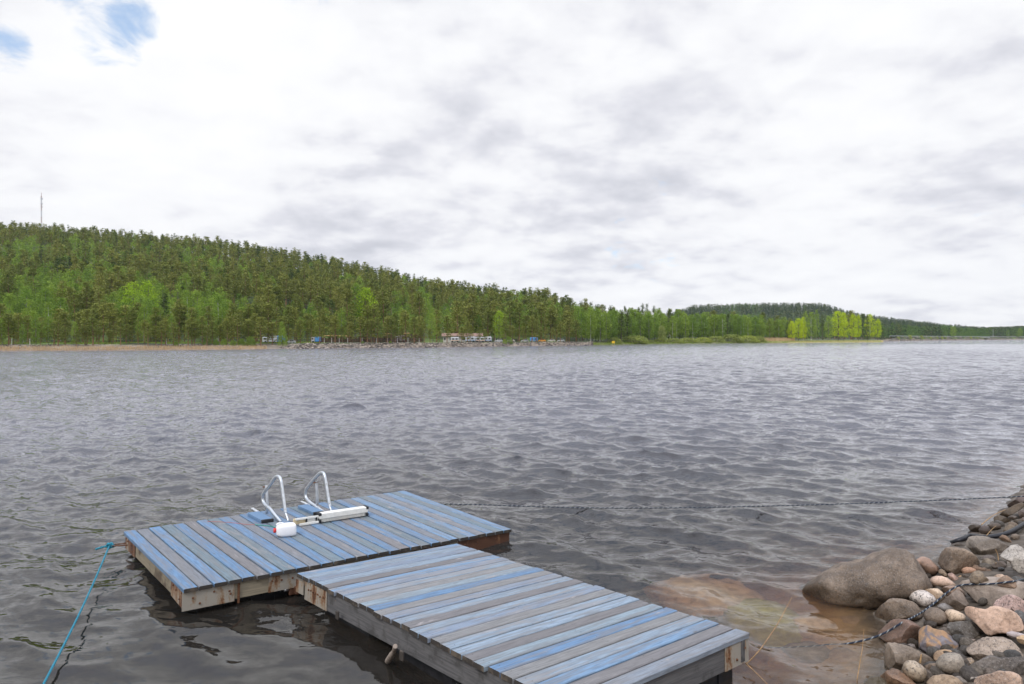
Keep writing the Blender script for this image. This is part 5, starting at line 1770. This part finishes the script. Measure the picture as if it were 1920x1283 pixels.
s = 120.0
items = list(forest)
while s < 440:
    px = -260.0
    while px < 1280:
        ds = float(np.interp(px, PXK, DSH)); y_ = ds + s
        rd = float(np.interp(px, RDX, RDD))
        stp = 5.4 if s < 220 else 6.2
        if y_ < rd + 14:
            p_ = px + tr_.uniform(-.5, .5) * stp / y_ * FPX
            yy = y_ + tr_.uniform(-3, 3)
            x_ = (p_ - 960) / FPX * yy
            P_ = Vector((x_, yy, float(far_z(np.array([x_]), np.array([yy]))[0])))
            v = birchy(p_, s)
            sp = 'birch' if v > .12 + tr_.uniform(-.15, .15) else ('spruce' if tr_.random() < (.20 if yy < rd - 60 else .55) else ('tallpine' if tr_.random() < .6 else 'pine'))
            h = {'tallpine': tr_.uniform(10.5, 15.5), 'pine': tr_.uniform(8, 12.5), 'birch': tr_.uniform(8, 12.5), 'spruce': tr_.uniform(9, 14.5)}[sp]
            items.append((sp, P_, h, 1 if s < 170 else 2))
        px += stp / y_ * FPX * tr_.uniform(.8, 1.2)
    s += 6.0 if s < 220 else 8.0
forest_mesh('forest', items, {1: (62, 12, 1.25), 2: (46, 9, 1.5)}, 'mixed pine and birch forest covering the long hillside on the left')

items = []
yy = 520.0
while yy < 1290:
    px = 1080.0
    while px < 2250:
        ds = float(np.interp(px, PXK, DSH))
        if yy > ds + (34 if px < 1660 else 26):
            x_ = (px - 960) / FPX * yy
            z_ = float(far_z(np.array([x_]), np.array([yy]))[0])
            v = noise.fractal(Vector((px * .02, yy * .006, 1.7)), 1.0, 2.0, 3)
            sp = 'birch' if v > (.42 if yy > 980 else -.12) + tr_.uniform(-.15, .15) else tr_.choice(['spruce', 'pine', 'spruce'])
            h = tr_.uniform(9.5, 14.5) if sp != 'birch' else tr_.uniform(9, 13)
            items.append((sp, Vector((x_ + tr_.uniform(-2, 2), yy + tr_.uniform(-4, 4), z_)), h, 3))
        px += 5.6 / yy * FPX * tr_.uniform(.7, 1.3)
    yy += 9.0 if yy > 900 else 14.0
forest_mesh('forest', items, {3: (20, 4, 2.7)}, 'dark forest on the low far hill across the bay on the right', LMD)

# trees of the small point on the right, each by itself: (photo column, top row, species, width, label)
ISL = [
    (1484, 602, 'lime', .70, 'small yellow green tree at the left end of the point'), (1497, 597, 'lime', .80, 'round yellow green tree, second from the left end of the point'), (1506, 595, 'lime', .55, 'slim yellow green tree just left of the leaning white birch trunk'),
    (1510, 583, 'birch', .75, 'tall pale birch with white trunk at the left part of the point'), (1522, 586, 'birch', .8, 'green birch right of the tall pale birch on the point'), (1531, 581, 'birch', .5, 'thin birch with long white trunk in front of the dark spruce'),
    (1542, 588, 'spruce', .95, 'dark spruce in the middle of the point'), (1554, 592, 'birch', .95, 'fresh green tree left of the biggest yellow tree on the point'), (1571, 584, 'lime', .80, 'biggest yellow green tree in the middle of the point'), (1582, 586, 'lime', .55, 'yellow green tree merged with the right side of the biggest one'),
    (1596, 582, 'tallpine', 1.0, 'tall pine behind the yellow trees of the point'), (1600, 589, 'lime', .62, 'bright yellow green tree right of the gap in the point'), (1609, 590, 'lime', .5, 'narrow yellow green tree beside the dark spruces'), (1618, 588, 'spruce', 1.0, 'dark spruce left of the two outermost yellow trees'), (1626, 592, 'spruce', .8, 'smaller dark spruce close to the outermost yellow trees'),
    (1632, 589, 'lime', .62, 'yellow green tree with white trunk near the tip of the point'), (1646, 598, 'lime', .66, 'outermost yellow green tree at the tip of the point'), (1655, 614, 'spruce', .9, 'low dark spruce at the very tip of the point'),
]
for p_, top, sp, wd, lab in ISL:
    P_ = on_far(p_, 9 + tr_.uniform(0, 5) + (10 if sp in ('spruce', 'tallpine') else 0))
    if p_ > 1620: P_ = on_far(1620, 9 + tr_.uniform(0, 5)); P_.x = (p_ - 960) / FPX * P_.y; P_.z = 1.0
    h = (HZ - top) / FPX * P_.y + CAMZ - P_.z
    t_ = tree(sp, P_, h, lab, None, wd * (1.12 if sp == 'lime' else 1.0))
    if sp == 'lime' and p_ in (1632, 1506): t_.children[1].data = PROTO['birch'][0][1]
# grassy point under the trees
pv = []
mb = MB()
NP = 40
for i in range(NP + 1):
    p_ = 1425 + (1656 - 1425) * i / NP
    y0 = float(np.interp(p_, [1425, 1480, 1620, 1656], [338, 350, 400, 410]))
    for k, (dy, z_) in enumerate(((-1.2, -.3), (0, .12), (4, .7), (14, 1.05), (30, 1.0), (44, -.3))):
        w_ = 1 - max(0, (p_ - 1600) / 56) ** 2 * .7
        yy = y0 + dy * w_
        pv.append(((p_ - 960) / FPX * yy, yy, z_))
fs = [(i * 6 + k, (i + 1) * 6 + k, (i + 1) * 6 + k + 1, i * 6 + k + 1) for i in range(NP) for k in range(5)]
M_straw_g = simple('dry_shore_grass', (.40, .30, .14), .9, 0, .3, .5, col2=(.25, .27, .06))
tag(link('land', mesh_np('land', np.array(pv), np.array(fs), M_straw_g, smooth=True)), kind='structure')

# willow bushes along the shore right of the stone bank
for k, (p_, top, wpx, lab) in enumerate([
    (1187, 629, 64, 'large round grey green willow bush standing alone at the shore'), (1216, 637, 26, 'small bush on the right flank of the lone round willow'),
    (1238, 634, 30, 'low olive bush at the left end of the bush belt'), (1262, 634, 36, 'yellow green bush near the left end of the bush belt'), (1290, 633, 40, 'wide yellow green bush left of the middle of the bush belt'),
    (1318, 632, 38, 'yellow green bush in the middle of the bush belt'), (1342, 630, 36, 'olive bush right of the middle of the bush belt'), (1370, 627, 56, 'tallest grey green bush of the bush belt'), (1400, 629, 46, 'grey green bush next to the tallest bush'), (1422, 630, 34, 'grey brown bush at the right end of the bush belt'),
    (1152, 632, 30, 'dark green bush behind the yellow sign'), (1241, 611, 17, 'slender grey willow rising over the bush belt in front of the birches')]):
    P_ = on_far(p_, 7 + tr_.uniform(0, 3))
    h = (HZ - top) / FPX * P_.y + CAMZ - P_.z
    wd = wpx * P_.y / FPX / (1.25 * h)
    root = empty('willow_bush', (P_.x, P_.y, P_.z - .15), tr_.uniform(0, 6))
    root.scale = (h * wd, h * wd * .8, h)
    cm, tm = PROTO['willow'][k % 5]
    link('crown', cm, root); link('trunk', tm, root)
    tag(root, lab, 'bush', 'willow bushes along the far shore')
# bushes on the far embankment
for k, (p_, hp) in enumerate([(1684, 6), (1706, 8), (1728, 7), (1745, 5), (1757, 5), (1766, 5.5), (1773, 4), (1787, 22), (1820, 5), (1832, 4), (1890, 14), (1908, 12), (1912, 18)]):
    P_ = on_far(p_, 3.0 + (4 if hp > 10 else 0))
    h = hp * P_.y / FPX
    sp = 'willow' if hp < 10 else 'birch'
    root = empty(KIND[sp], P_, tr_.uniform(0, 6))
    wd = .8 if sp == 'willow' else 1.3
    root.scale = (h * wd, h * wd, h)
    cm, tm = PROTO[sp][k % 5]
    link('crown', cm, root); link('trunk', tm, root)
    tag(root, 'small shrub growing on the stony road embankment across the bay' if hp < 10 else ['tall bushy tree on the road embankment across the bay', 'bushy tree on the far embankment near its right end', 'shorter bushy tree at the far right end of the embankment', 'tallest bushy tree at the far right end of the embankment'][[22, 14, 12, 18].index(hp)], CATN[sp], 'embankment shrubs' if hp < 10 else None)

# ------------------------------------------------------------------ far bank: rip-rap, dry reeds, grass
def attr_mat(name, ca, cb, rough=.85):
    m, nt, out = material(name)
    T = NT(nt)
    f = T.n('Attribute', attribute_name='tint').outputs['Fac']
    b = T.n('BsdfPrincipled', ins={'Roughness': rough}); T.set(b, 'Base Color', T.mix(f, ca, cb))
    nt.links.new(b.outputs[0], out.inputs[0])
    return m


rg = np.random.default_rng(9)
oct_v = np.array([[1, 0, 0], [.3, .9, .1], [-.9, .4, 0], [-.6, -.8, .1], [.5, -.9, 0], [.1, .1, .8], [-.3, -.1, .75], [0, 0, -.8]])
oct_f = np.array([[0, 1, 5], [1, 2, 6], [1, 6, 5], [2, 3, 6], [3, 4, 6], [4, 5, 6], [4, 0, 5], [0, 7, 1], [1, 7, 2], [2, 7, 3], [3, 7, 4], [4, 7, 0]])


def stones_mass(name, spots, mat, label):
    V_, F_, tn = [], [], []
    for k, (P_, r) in enumerate(spots):
        a = rg.uniform(0, 2 * pi)
        v = oct_v * rg.uniform(.75, 1.25, (8, 1)) * np.array([1, 1, rg.uniform(.5, .9)]) * r
        v = v @ np.array([[cos(a), sin(a), 0], [-sin(a), cos(a), 0], [0, 0, 1]])
        V_.append(v + np.array(P_)); F_.append(oct_f + 8 * k); tn.append(np.full(8, rg.uniform(0, 1) ** 1.4))
    tag(link(name, mesh_np(name, np.concatenate(V_), np.concatenate(F_), mat, attrs={'tint': np.concatenate(tn)})), label, 'stones', None, 'stuff')


spots = []
for _ in range(2600):
    p_ = rg.uniform(525, 1112)
    s = rg.uniform(-.6, 3.9)
    P_ = on_far(p_, s)
    spots.append((P_ + Vector((0, 0, rg.uniform(-.05, .12))), rg.uniform(.13, .42) * (1 if s < 3 else .6)))
for _ in range(520):
    p_ = rg.uniform(-60, 525); s = rg.uniform(2.2, 7)
    spots.append((on_far(p_, s), rg.uniform(.10, .26)))
stones_mass('riprap', spots, attr_mat('riprap_stone', (.075, .068, .06), (.43, .36, .30)), 'grey and pinkish broken stone bank along the far shore')
spots = [(on_far(p_, rg.uniform(-1, 9)), rg.uniform(.4, 1.1)) for p_ in rg.uniform(1655, 2000, 700)]
stones_mass('riprap', spots, attr_mat('embankment_stone', (.13, .115, .10), (.33, .27, .22)), 'rough stones on the water side of the road embankment across the bay')


def blades(name, pts, hmin, hmax, wd, mat, label, cat):
    n = len(pts)
    P_ = np.array(pts)
    h = rg.uniform(hmin, hmax, n); a = rg.uniform(0, 2 * pi, n); ln = rg.normal(0, .18, (n, 2)) * h[:, None]
    dx = np.c_[np.cos(a), np.sin(a), np.zeros(n)] * wd
    topv = P_ + np.c_[ln, h]
    V_ = np.stack([P_ - dx, P_ + dx, topv], 1).reshape(-1, 3)
    tag(link(name, mesh_np(name, V_, np.arange(n * 3).reshape(n, 3), mat, attrs={'tint': np.repeat(rg.uniform(0, 1, n), 3)})), label, cat, None, 'stuff')


M_reed = attr_mat('dry_reed', (.46, .30, .15), (.60, .46, .28))
M_grass = attr_mat('fresh_grass', (.12, .20, .02), (.24, .30, .05))
blades('reeds', [on_far(p_, rg.uniform(-1.8, 3.5)) for p_ in rg.uniform(-80, 500, 9000)], .25, .75, .035, M_reed, 'strip of dry beige reeds along the far left shore', 'reeds')
pts = []
for p_ in rg.uniform(1425, 1490, 4000):
    P_ = on_far(p_, rg.uniform(8, 30)); P_.z = max(P_.z, .9); pts.append(P_)
blades('reeds', pts, .9, 1.9, .06, M_reed, 'patch of tall beige reeds left of the island trees', 'reeds')
blades('grass', [on_far(p_, rg.uniform(-1, 10)) for p_ in rg.uniform(1112, 1480, 9000)], .25, .8, .06, M_grass, 'bright green shore grass below the bush belt', 'grass')
pts = []
for p_ in rg.uniform(1470, 1652, 4500):
    y0 = float(np.interp(p_, [1425, 1480, 1620, 1656], [338, 350, 400, 410])) + rg.uniform(0, 12)
    pts.append(((p_ - 960) / FPX * y0, y0, .2 + .05 * min(12, 6)))
blades('grass', pts, .3, .9, .06, attr_mat('meadow', (.42, .34, .13), (.22, .30, .05)), 'yellowish grass under the trees of the small point', 'grass')
blades('grass', [on_far(p_, rg.uniform(9, 34)) for p_ in rg.uniform(-80, 600, 9000)], .2, .6, .07, M_grass, 'light green meadow grass behind the far left pines', 'grass')
V_ = []
shr = []
for p_ in rg.uniform(395, 480, 30): shr.append((p_, rg.uniform(3, 6), rg.uniform(1.2, 2.2)))
for k, (p_, s, h) in enumerate([(470, 4, 2.4), (452, 4.5, 1.8), (437, 4, 1.5), (420, 5, 1.7), (405, 5, 1.4), (330, 5, 1.0), (388, 6, 2.0), (530, 3.4, 4.4), (955, 2.4, 2.2), (946, 2.2, 1.5), (680, 3, .8), (732, 3, .8)]):
    P_ = on_far(p_, s)
    root = empty('shrub', (P_.x, P_.y, P_.z - .1), tr_.uniform(0, 6))
    root.scale = (h * (.75 if h < 3 else .4), h * (.75 if h < 3 else .4), h)
    cm = PROTO['willow'][k % 5][0].copy(); cm.materials.clear(); cm.materials.append(LM['birch'])
    link('crown', cm, root); link('trunk', PROTO['willow'][k % 5][1], root)
    tag(root, 'low green shrub at the edge of the far bank' if h < 4 else 'upright light green sapling in front of the blue trucks', 'bush', 'low shrubs on the far bank' if h < 4 else None)

# ------------------------------------------------------------------ yard on the far shore: trucks, timber, shed, caravans, cars
M_tyre = simple('tyre', (.02, .02, .02), .8)
M_glass = simple('dark_window', (.03, .035, .04), .12, 0, .2, 1, spec=.6)
M_blue = simple('blue_truck_paint', (.10, .30, .62), .4, 0, .08, 1)
M_wht = simple('white_vehicle_paint', (.50, .51, .53), .4, 0, .05, 1)
M_crm = simple('cream_wall', (.50, .48, .44), .6, 0, .08, 1)
M_rustred = simple('rusty_brown_timber', (.10, .045, .032), .8, 0, .5, 2.5)
M_cut = simple('fresh_cut_wood', (.62, .36, .16), .8, 0, .25, 3)
M_roof = simple('brown_roof', (.27, .17, .13), .8, 0, .2, 1.2)
M_lamp = simple('lamp_glass', (.75, .70, .6), .2)
M_orange = simple('orange_paint', (.72, .30, .06), .5, 0, .1, 1)


def frame_at(px, s, turn=0.0):
    P_ = on_far(px, s)
    P_.z = max(P_.z, 1.2)
    away = Vector((P_.x, P_.y, 0)).normalized()
    right = Vector((away.y, -away.x, 0))
    c_, s_ = cos(turn), sin(turn)
    return P_, right * c_ + away * s_, away * c_ - right * s_, P_.y / FPX


def wheel(mb, c, ax, r, wd):
    mb.lathe(Vector(c) - ax * wd / 2, ax, [(0, r * .55), (.01, r * .92), (wd * .15, r), (wd * .85, r), (wd - .01, r * .92), (wd, r * .55)], 14)


def vehicle(name, px, s, L, H, body, cabmat, label, cat, group=None, cab=0.0, turn=0.0, wd=2.2, box=True):
    P_, rx, ay, k = frame_at(px, s, turn)
    root = empty(name, P_)
    z = Vector((0, 0, 1))
    r = min(.48, H * .17)
    def mk(x0, x1, y0, y1, z0, z1, nm, mat, par, ch=.04):
        mb = MB(); mb.box(rx * x0 + ay * y0 + z * z0, rx * (x1 - x0), ay * (y1 - y0), z * (z1 - z0), ch=ch)
        return mb.build(nm, mat, par)
    if cab:
        mk(-L / 2 + cab + .1, L / 2, 0, wd, r * 1.3, H, 'cargo_box', body, root)
        cb = mk(-L / 2, -L / 2 + cab, .05, wd - .05, r * .8, H * .86, 'cab', cabmat, root, .12)
        mk(-L / 2 + .25, -L / 2 + cab - .35, .035, .06, H * .5, H * .78, 'window', M_glass, cb, .01)
        mk(-L / 2 - .015, -L / 2 + .02, .3, wd - .3, H * .5, H * .78, 'windscreen', M_glass, cb, .005)
        mk(-L / 2 + cab, L / 2, .4, wd - .4, r * .8, r * 1.3, 'chassis', M_tyre, root)
    elif box:
        bd = mk(-L / 2, L / 2, 0, wd, r * .9, H, 'body', body, root, .18)
        for i in range(2):
            mk(-L / 2 + L * (.18 + .4 * i), -L / 2 + L * (.4 + .4 * i), -.015, .02, H * .52, H * .78, 'window', M_glass, bd, .008)
        mk(-L / 2 + .05, L / 2 - .05, -.012, .01, H * .34, H * .39, 'stripe', cabmat, bd, .002)
    else:
        mb = MB()
        pr = [(-.5, .22), (-.5, .52), (-.42, .58), (-.22, .62), (-.10, .97), (-.02, 1.0), (.26, 1.0), (.40, .70), (.49, .66), (.5, .22)]
        v0 = [rx * (a * L) + ay * .05 + z * (b_ * H) for a, b_ in pr]; v1_ = [p + ay * (wd - .1) for p in v0]
        n = len(pr)
        mb.add(v0 + v1_, [tuple(range(n))[::-1] if True else 0, tuple(range(n, 2 * n))] + [(i, (i + 1) % n, n + (i + 1) % n, n + i) for i in range(n)])
        bd = mb.build('body', body, root)
        mk(-.09 * L, .10 * L, .04, .07, H * .66, H * .93, 'window', M_glass, bd, .005)
        mk(.12 * L, .27 * L, .04, .07, H * .66, H * .93, 'window', M_glass, bd, .005)
        mk(-.502 * L, -.49 * L, .15, .4, H * .42, H * .52, 'headlight', M_lamp, bd, .004)
        mk(-.502 * L, -.49 * L, wd - .4, wd - .15, H * .42, H * .52, 'headlight', M_lamp, bd, .004)
    for xw in (-.30, .30):
        for yw in (.1, wd - .1):
            mb = MB(); wheel(mb, rx * (xw * L) + ay * yw + z * r, ay, r, .22); mb.build('wheel', M_tyre, root)
    tag(root, label, cat, group)
    return root


vehicle('truck', 506, 15, 3.6, 1.9, M_wht, M_wht, 'white truck parked behind the far left pines', 'truck', None, 1.2)
vehicle('truck', 523, 15.5, 3.4, 2.0, M_blue, M_blue, 'blue truck parked beside the white truck on the far bank', 'truck', None, 1.2)
vehicle('truck', 593, 14, 2.8, 1.9, M_blue, M_wht, 'light blue truck at the left end of the rusty timber stacks', 'truck', None, 1.0)
vehicle('truck', 750, 18, 2.8, 2.2, M_crm, M_wht, 'cream coloured truck behind the timber stacks', 'truck', None, 1.0)
for k, (p_, L, lab) in enumerate([(853, 2.6, 'white caravan left of the brown roofed shed'), (882, 3.2, 'white caravan in front of the brown roofed shed'), (900, 3.0, 'white caravan right of the brown roofed shed'), (915, 2.4, 'white caravan farthest right by the shed')]):
    vehicle('caravan', p_, 11 + k % 2 * 2, L, 1.65 + .15 * (k % 2), M_wht, [M_orange, M_blue, M_orange, M_blue][k], lab, 'caravan', 'caravans by the shed')
for k, (p_, mt, lab) in enumerate([(545, M_wht, 'white car parked right of the blue truck'), (935, M_wht, 'white car right of the caravans'), (958, M_crm, 'cream car on the far bank above the green shrub'), (984, M_wht, 'white car left of the light blue van'), (1016, M_orange, 'orange car right of the light blue van'), (1034, M_crm, 'cream car near the end of the stone bank'), (1052, M_wht, 'white car at the end of the stone bank')]):
    vehicle('parked_car', p_, 9 + (k % 3), 2.6, 1.0, mt, mt, lab, 'car', 'cars parked on the far bank', 0, 0, 1.5, False)
vehicle('van', 1001, 10, 2.6, 1.55, M_blue, M_wht, 'light blue van among the parked cars on the far bank', 'van')
for k, (p_, wpx, hpx, lab) in enumerate([(622, 40, 12, 'rusty timber stack with bright fresh cut top at the left end'), (662, 38, 11, 'rusty timber stack, second from the left'), (700, 36, 11, 'low rusty timber stack in the middle of the row'), (734, 30, 15, 'rusty timber stack in front of the cream truck'), (772, 44, 16, 'tallest rusty timber stack at the right end of the row')]):
    P_, rx, ay, kk = frame_at(p_, 9.5)
    root = empty('timber_stack', P_)
    Lw, Hh = wpx * kk, hpx * kk
    z = Vector((0, 0, 1))
    mb = MB()
    rowz = 0; r = .13
    n_r = int(Hh / (r * 1.75))
    for i in range(n_r):
        cnt_ = int(Lw / (2 * r))
        for j in range(cnt_):
            if i > n_r - 3 and rg.uniform() < .35: continue
            c0_ = rx * (-Lw / 2 + r + 2 * r * j + (r if i % 2 else 0)) + z * (.25 + r + i * r * 1.75)
            mb.tube([c0_ + ay * rg.uniform(-.15, .15), c0_ + ay * 3.5], r * rg.uniform(.75, 1.05), 7)
    mb.build('logs', M_rustred, root)
    mb = MB()
    for xx in (-.5, -.02, .48):
        mb.box(rx * (xx * Lw) - ay * .2, rx * .12, ay * .12, z * (Hh * 1.12), ch=.01)
    mb.build('stake', M_darkbark, root)
    mb = MB()
    for i in range(5 if k == 0 else 2):
        c0_ = rx * (-Lw / 2 + Lw * (.12 + .17 * i)) + z * (.3 + Hh)
        mb.tube([c0_ - ay * .3, c0_ + rx * Lw * .12], .10, 7)
    mb.build('fresh_logs', M_cut, root)
    tag(root, lab, 'timber stack', 'timber stacks on the far bank')
# brown roofed shed
for nm, p_, wpx, s, lab in (('shed', 876, 54, 17, 'long white walled shed with brown roof on the far bank'), ('cabin', 842, 22, 19, 'small brown roofed cabin left of the long shed')):
    P_, rx, ay, kk = frame_at(p_, s)
    root = empty(nm, P_); z = Vector((0, 0, 1)); Wd = wpx * kk
    mb = MB(); mb.box(-rx * Wd / 2, rx * Wd, ay * 5, z * 1.9)
    wl = mb.build('wall', M_crm, root)
    for i in range(4 if nm == 'shed' else 2):
        mb = MB(); mb.box(-rx * Wd / 2 + rx * (Wd * (.08 + .24 * i * (1 if nm == 'shed' else 2))) - ay * .03 + z * .7, rx * Wd * .12, ay * .028, z * .8)
        mb.build('window', M_glass, wl)
    mb = MB()
    a, b_ = -rx * (Wd / 2 + .5), rx * (Wd / 2 + .5)
    zb_, zt_ = z * 1.905, z * 2.9
    mb.add([a - ay * .6 + zb_, b_ - ay * .6 + zb_, b_ + ay * 2.5 + zt_, a + ay * 2.5 + zt_, a + ay * 5.6 + zb_, b_ + ay * 5.6 + zb_], [(0, 1, 2, 3), (3, 2, 5, 4), (0, 3, 4), (1, 5, 2), (0, 4, 5, 1)])
    mb.build('roof', M_roof, root)
    tag(root, lab, nm)
# thin pale posts along the yard edge
k = 0
for p_ in (608, 622, 636, 652, 679, 706, 727, 745, 765, 786, 22, 56, 312, 57):
    if p_ == 57: continue
    P_ = on_far(p_, 3.8 if p_ > 400 else 6.5)
    mb = MB(); mb.tube([(0, 0, -.2), (0, 0, 1.3)], .07, 8); mb.box((-.09, -.09, 1.3), (.18, 0, 0), (0, .18, 0), (0, 0, .06))
    o = mb.build('post', M_birchbark); o.location = P_
    tag(o, 'thin pale post at the top of the far stone bank' if p_ > 400 else 'thin white post behind the far left reeds', 'post', 'posts on the stone bank' if p_ > 400 else 'posts behind the reeds')
# yellow sign
P_ = on_far(1150, 1.0)
sg = empty('sign', P_)
mb = MB(); mb.box((-.55, -.05, .55), (1.1, 0, 0), (0, .05, 0), (0, 0, .85), ch=.01)
mb.build('panel', simple('yellow_sign_paint', (.80, .52, .03), .5, 0, .05, 2), sg)
for xx in (-.45, .38):
    mb = MB(); mb.box((xx, .0, -.3), (.07, 0, 0), (0, .05, 0), (0, 0, 1.0)); mb.build('post', M_birchbark, sg)
tag(sg, 'yellow square sign standing in the shore grass', 'sign')

# radio mast on the hilltop
yy = 556.0; xx = (79 - 960) / FPX * yy
mz = float(far_z(np.array([xx]), np.array([yy]))[0])
Hm = (HZ - 362) * yy / FPX + CAMZ - mz
mast = empty('radio_mast', (xx, yy, mz))
M_mr = simple('mast_red', (.30, .15, .14), .6); M_mw = simple('mast_white', (.36, .37, .43), .6)
w_ = .42
mb = MB()
cn = [Vector((w_ * cos(a), w_ * sin(a), 0)) for a in (pi / 2, pi * 7 / 6, pi * 11 / 6)]
nseg = 22
for i in range(nseg):
    z0, z1 = Vector((0, 0, Hm * .93 * i / nseg)), Vector((0, 0, Hm * .93 * (i + 1) / nseg))
    mi_ = 0 if (i // 3) % 2 == 0 else 1
    for k in range(3):
        mb.tube([cn[k] + z0, cn[k] + z1], .085, 5, mi_)
        mb.tube([cn[k] + z0, cn[(k + 1) % 3] + z1], .07, 4, mi_)
        mb.tube([cn[k] + z1, cn[(k + 1) % 3] + z1], .06, 4, mi_)
mb.build('lattice', [M_mw, M_mr], mast)
mb = MB(); mb.tube([(0, 0, Hm * .92), (0, 0, Hm)], .14, 6); mb.build('top_pole', M_mr, mast)
for zf_, s_ in ((.86, 1.5), (.76, 1.3), (.70, 1.0)):
    mb = MB()
    for a in (.4, 2.5, 4.6):
        mb.box(Vector((cos(a) * .7 - .15, sin(a) * .7, Hm * zf_)), (.3, 0, 0), (0, .15, 0), (0, 0, s_), ch=.02)
    mb.build('antenna', M_mw, mast)
tag(mast, 'thin lattice radio mast with red and white bands on the hilltop', 'mast')

# road on the embankment across the bay
rp_ = [on_far(p_, 10.5) for p_ in np.linspace(1668, 2300, 40)]
for p in rp_: p.z = 3.25
mb = MB()
V_, F_ = [], []
for i, p in enumerate(rp_):
    away = Vector((p.x, p.y, 0)).normalized()
    V_ += [p - away * .4, p + away * 7.5]
F_ = [(2 * i, 2 * i + 2, 2 * i + 3, 2 * i + 1) for i in range(len(rp_) - 1)]
tag(link('road', mesh_np('road', np.array(V_), np.array(F_), simple('asphalt', (.06, .06, .06), .9), smooth=True)), kind='structure')
M_gal = simple('galvanised', (.55, .57, .58), .45, .5, .1, 2)
gr = empty('guardrail', rp_[0])
mb = MB(); mb.tube([p - rp_[0] + Vector((0, 0, .72)) for p in rp_], .16, 6, ry=.05); mb.build('rail', M_gal, gr)
for i in range(0, 39):
    for f_ in (0, .5):
        q = rp_[i].lerp(rp_[i + 1], f_) - rp_[0]
        mb = MB(); mb.box(q + Vector((-.05, .06, -.3)), (.1, 0, 0), (0, .1, 0), (0, 0, 1.1)); mb.build('post', M_gal, gr)
tag(gr, 'long grey guardrail along the road embankment across the bay', 'guardrail')
for p_, top, lab in ((1747, 620, 'dark pole behind the road across the bay'), (1862, 618, 'pale pole near the white car across the bay')):
    P_ = on_far(p_, 16); hh_ = (HZ - top) / FPX * P_.y + CAMZ - 3
    root = empty('utility_pole', (P_.x, P_.y, 3.0))
    mb = MB(); mb.tube([(0, 0, -.5), (0, 0, hh_)], [.2, .13], 8); mb.build('pole', M_gal if p_ > 1800 else M_darkbark, root)
    mb = MB(); mb.box((-.9, -.08, hh_ - .6), (1.8, 0, 0), (0, .16, 0), (0, 0, .16), ch=.01); mb.build('crossbar', M_darkbark, root)
    tag(root, lab, 'pole')
vehicle('parked_car', 1852, 4.5, 4.3, 1.5, M_wht, M_wht, 'white car below the road embankment across the bay', 'car', None, 0, 0, 1.7, False)
P_, rx, ay, kk = frame_at(1844, 5)
br = empty('underpass', (P_.x, P_.y, 1.4))
mb = MB(); mb.box(-rx * 3 + Vector((0, 0, 1.3)), rx * 6, ay * 6, Vector((0, 0, .5)), ch=.03); mb.build('deck', M_gal, br)
for xx_ in (-3, 2.5):
    mb = MB(); mb.box(rx * xx_ - Vector((0, 0, .6)), rx * .5, ay * 6, Vector((0, 0, 1.9)), ch=.02); mb.build('abutment', M_darkbark, br)
tag(br, 'small dark underpass in the embankment left of the white car', 'underpass')

# ------------------------------------------------------------------ air
m, nt, out = material('haze_air')
T = NT(nt)
pv_ = T.n('VolumePrincipled', ins={'Color': (.80, .88, 1.0), 'Density': .000075, 'Anisotropy': .2})
nt.links.new(pv_.outputs[0], out.inputs[1])
mb = MB(); mb.box((-2600, -60, -4.2), (5200, 0, 0), (0, 1960, 0), (0, 0, 190))
hz_o = mb.build('haze', m)
tag(hz_o, 'thin pale haze over the lake and the hills', None, None, 'stuff')
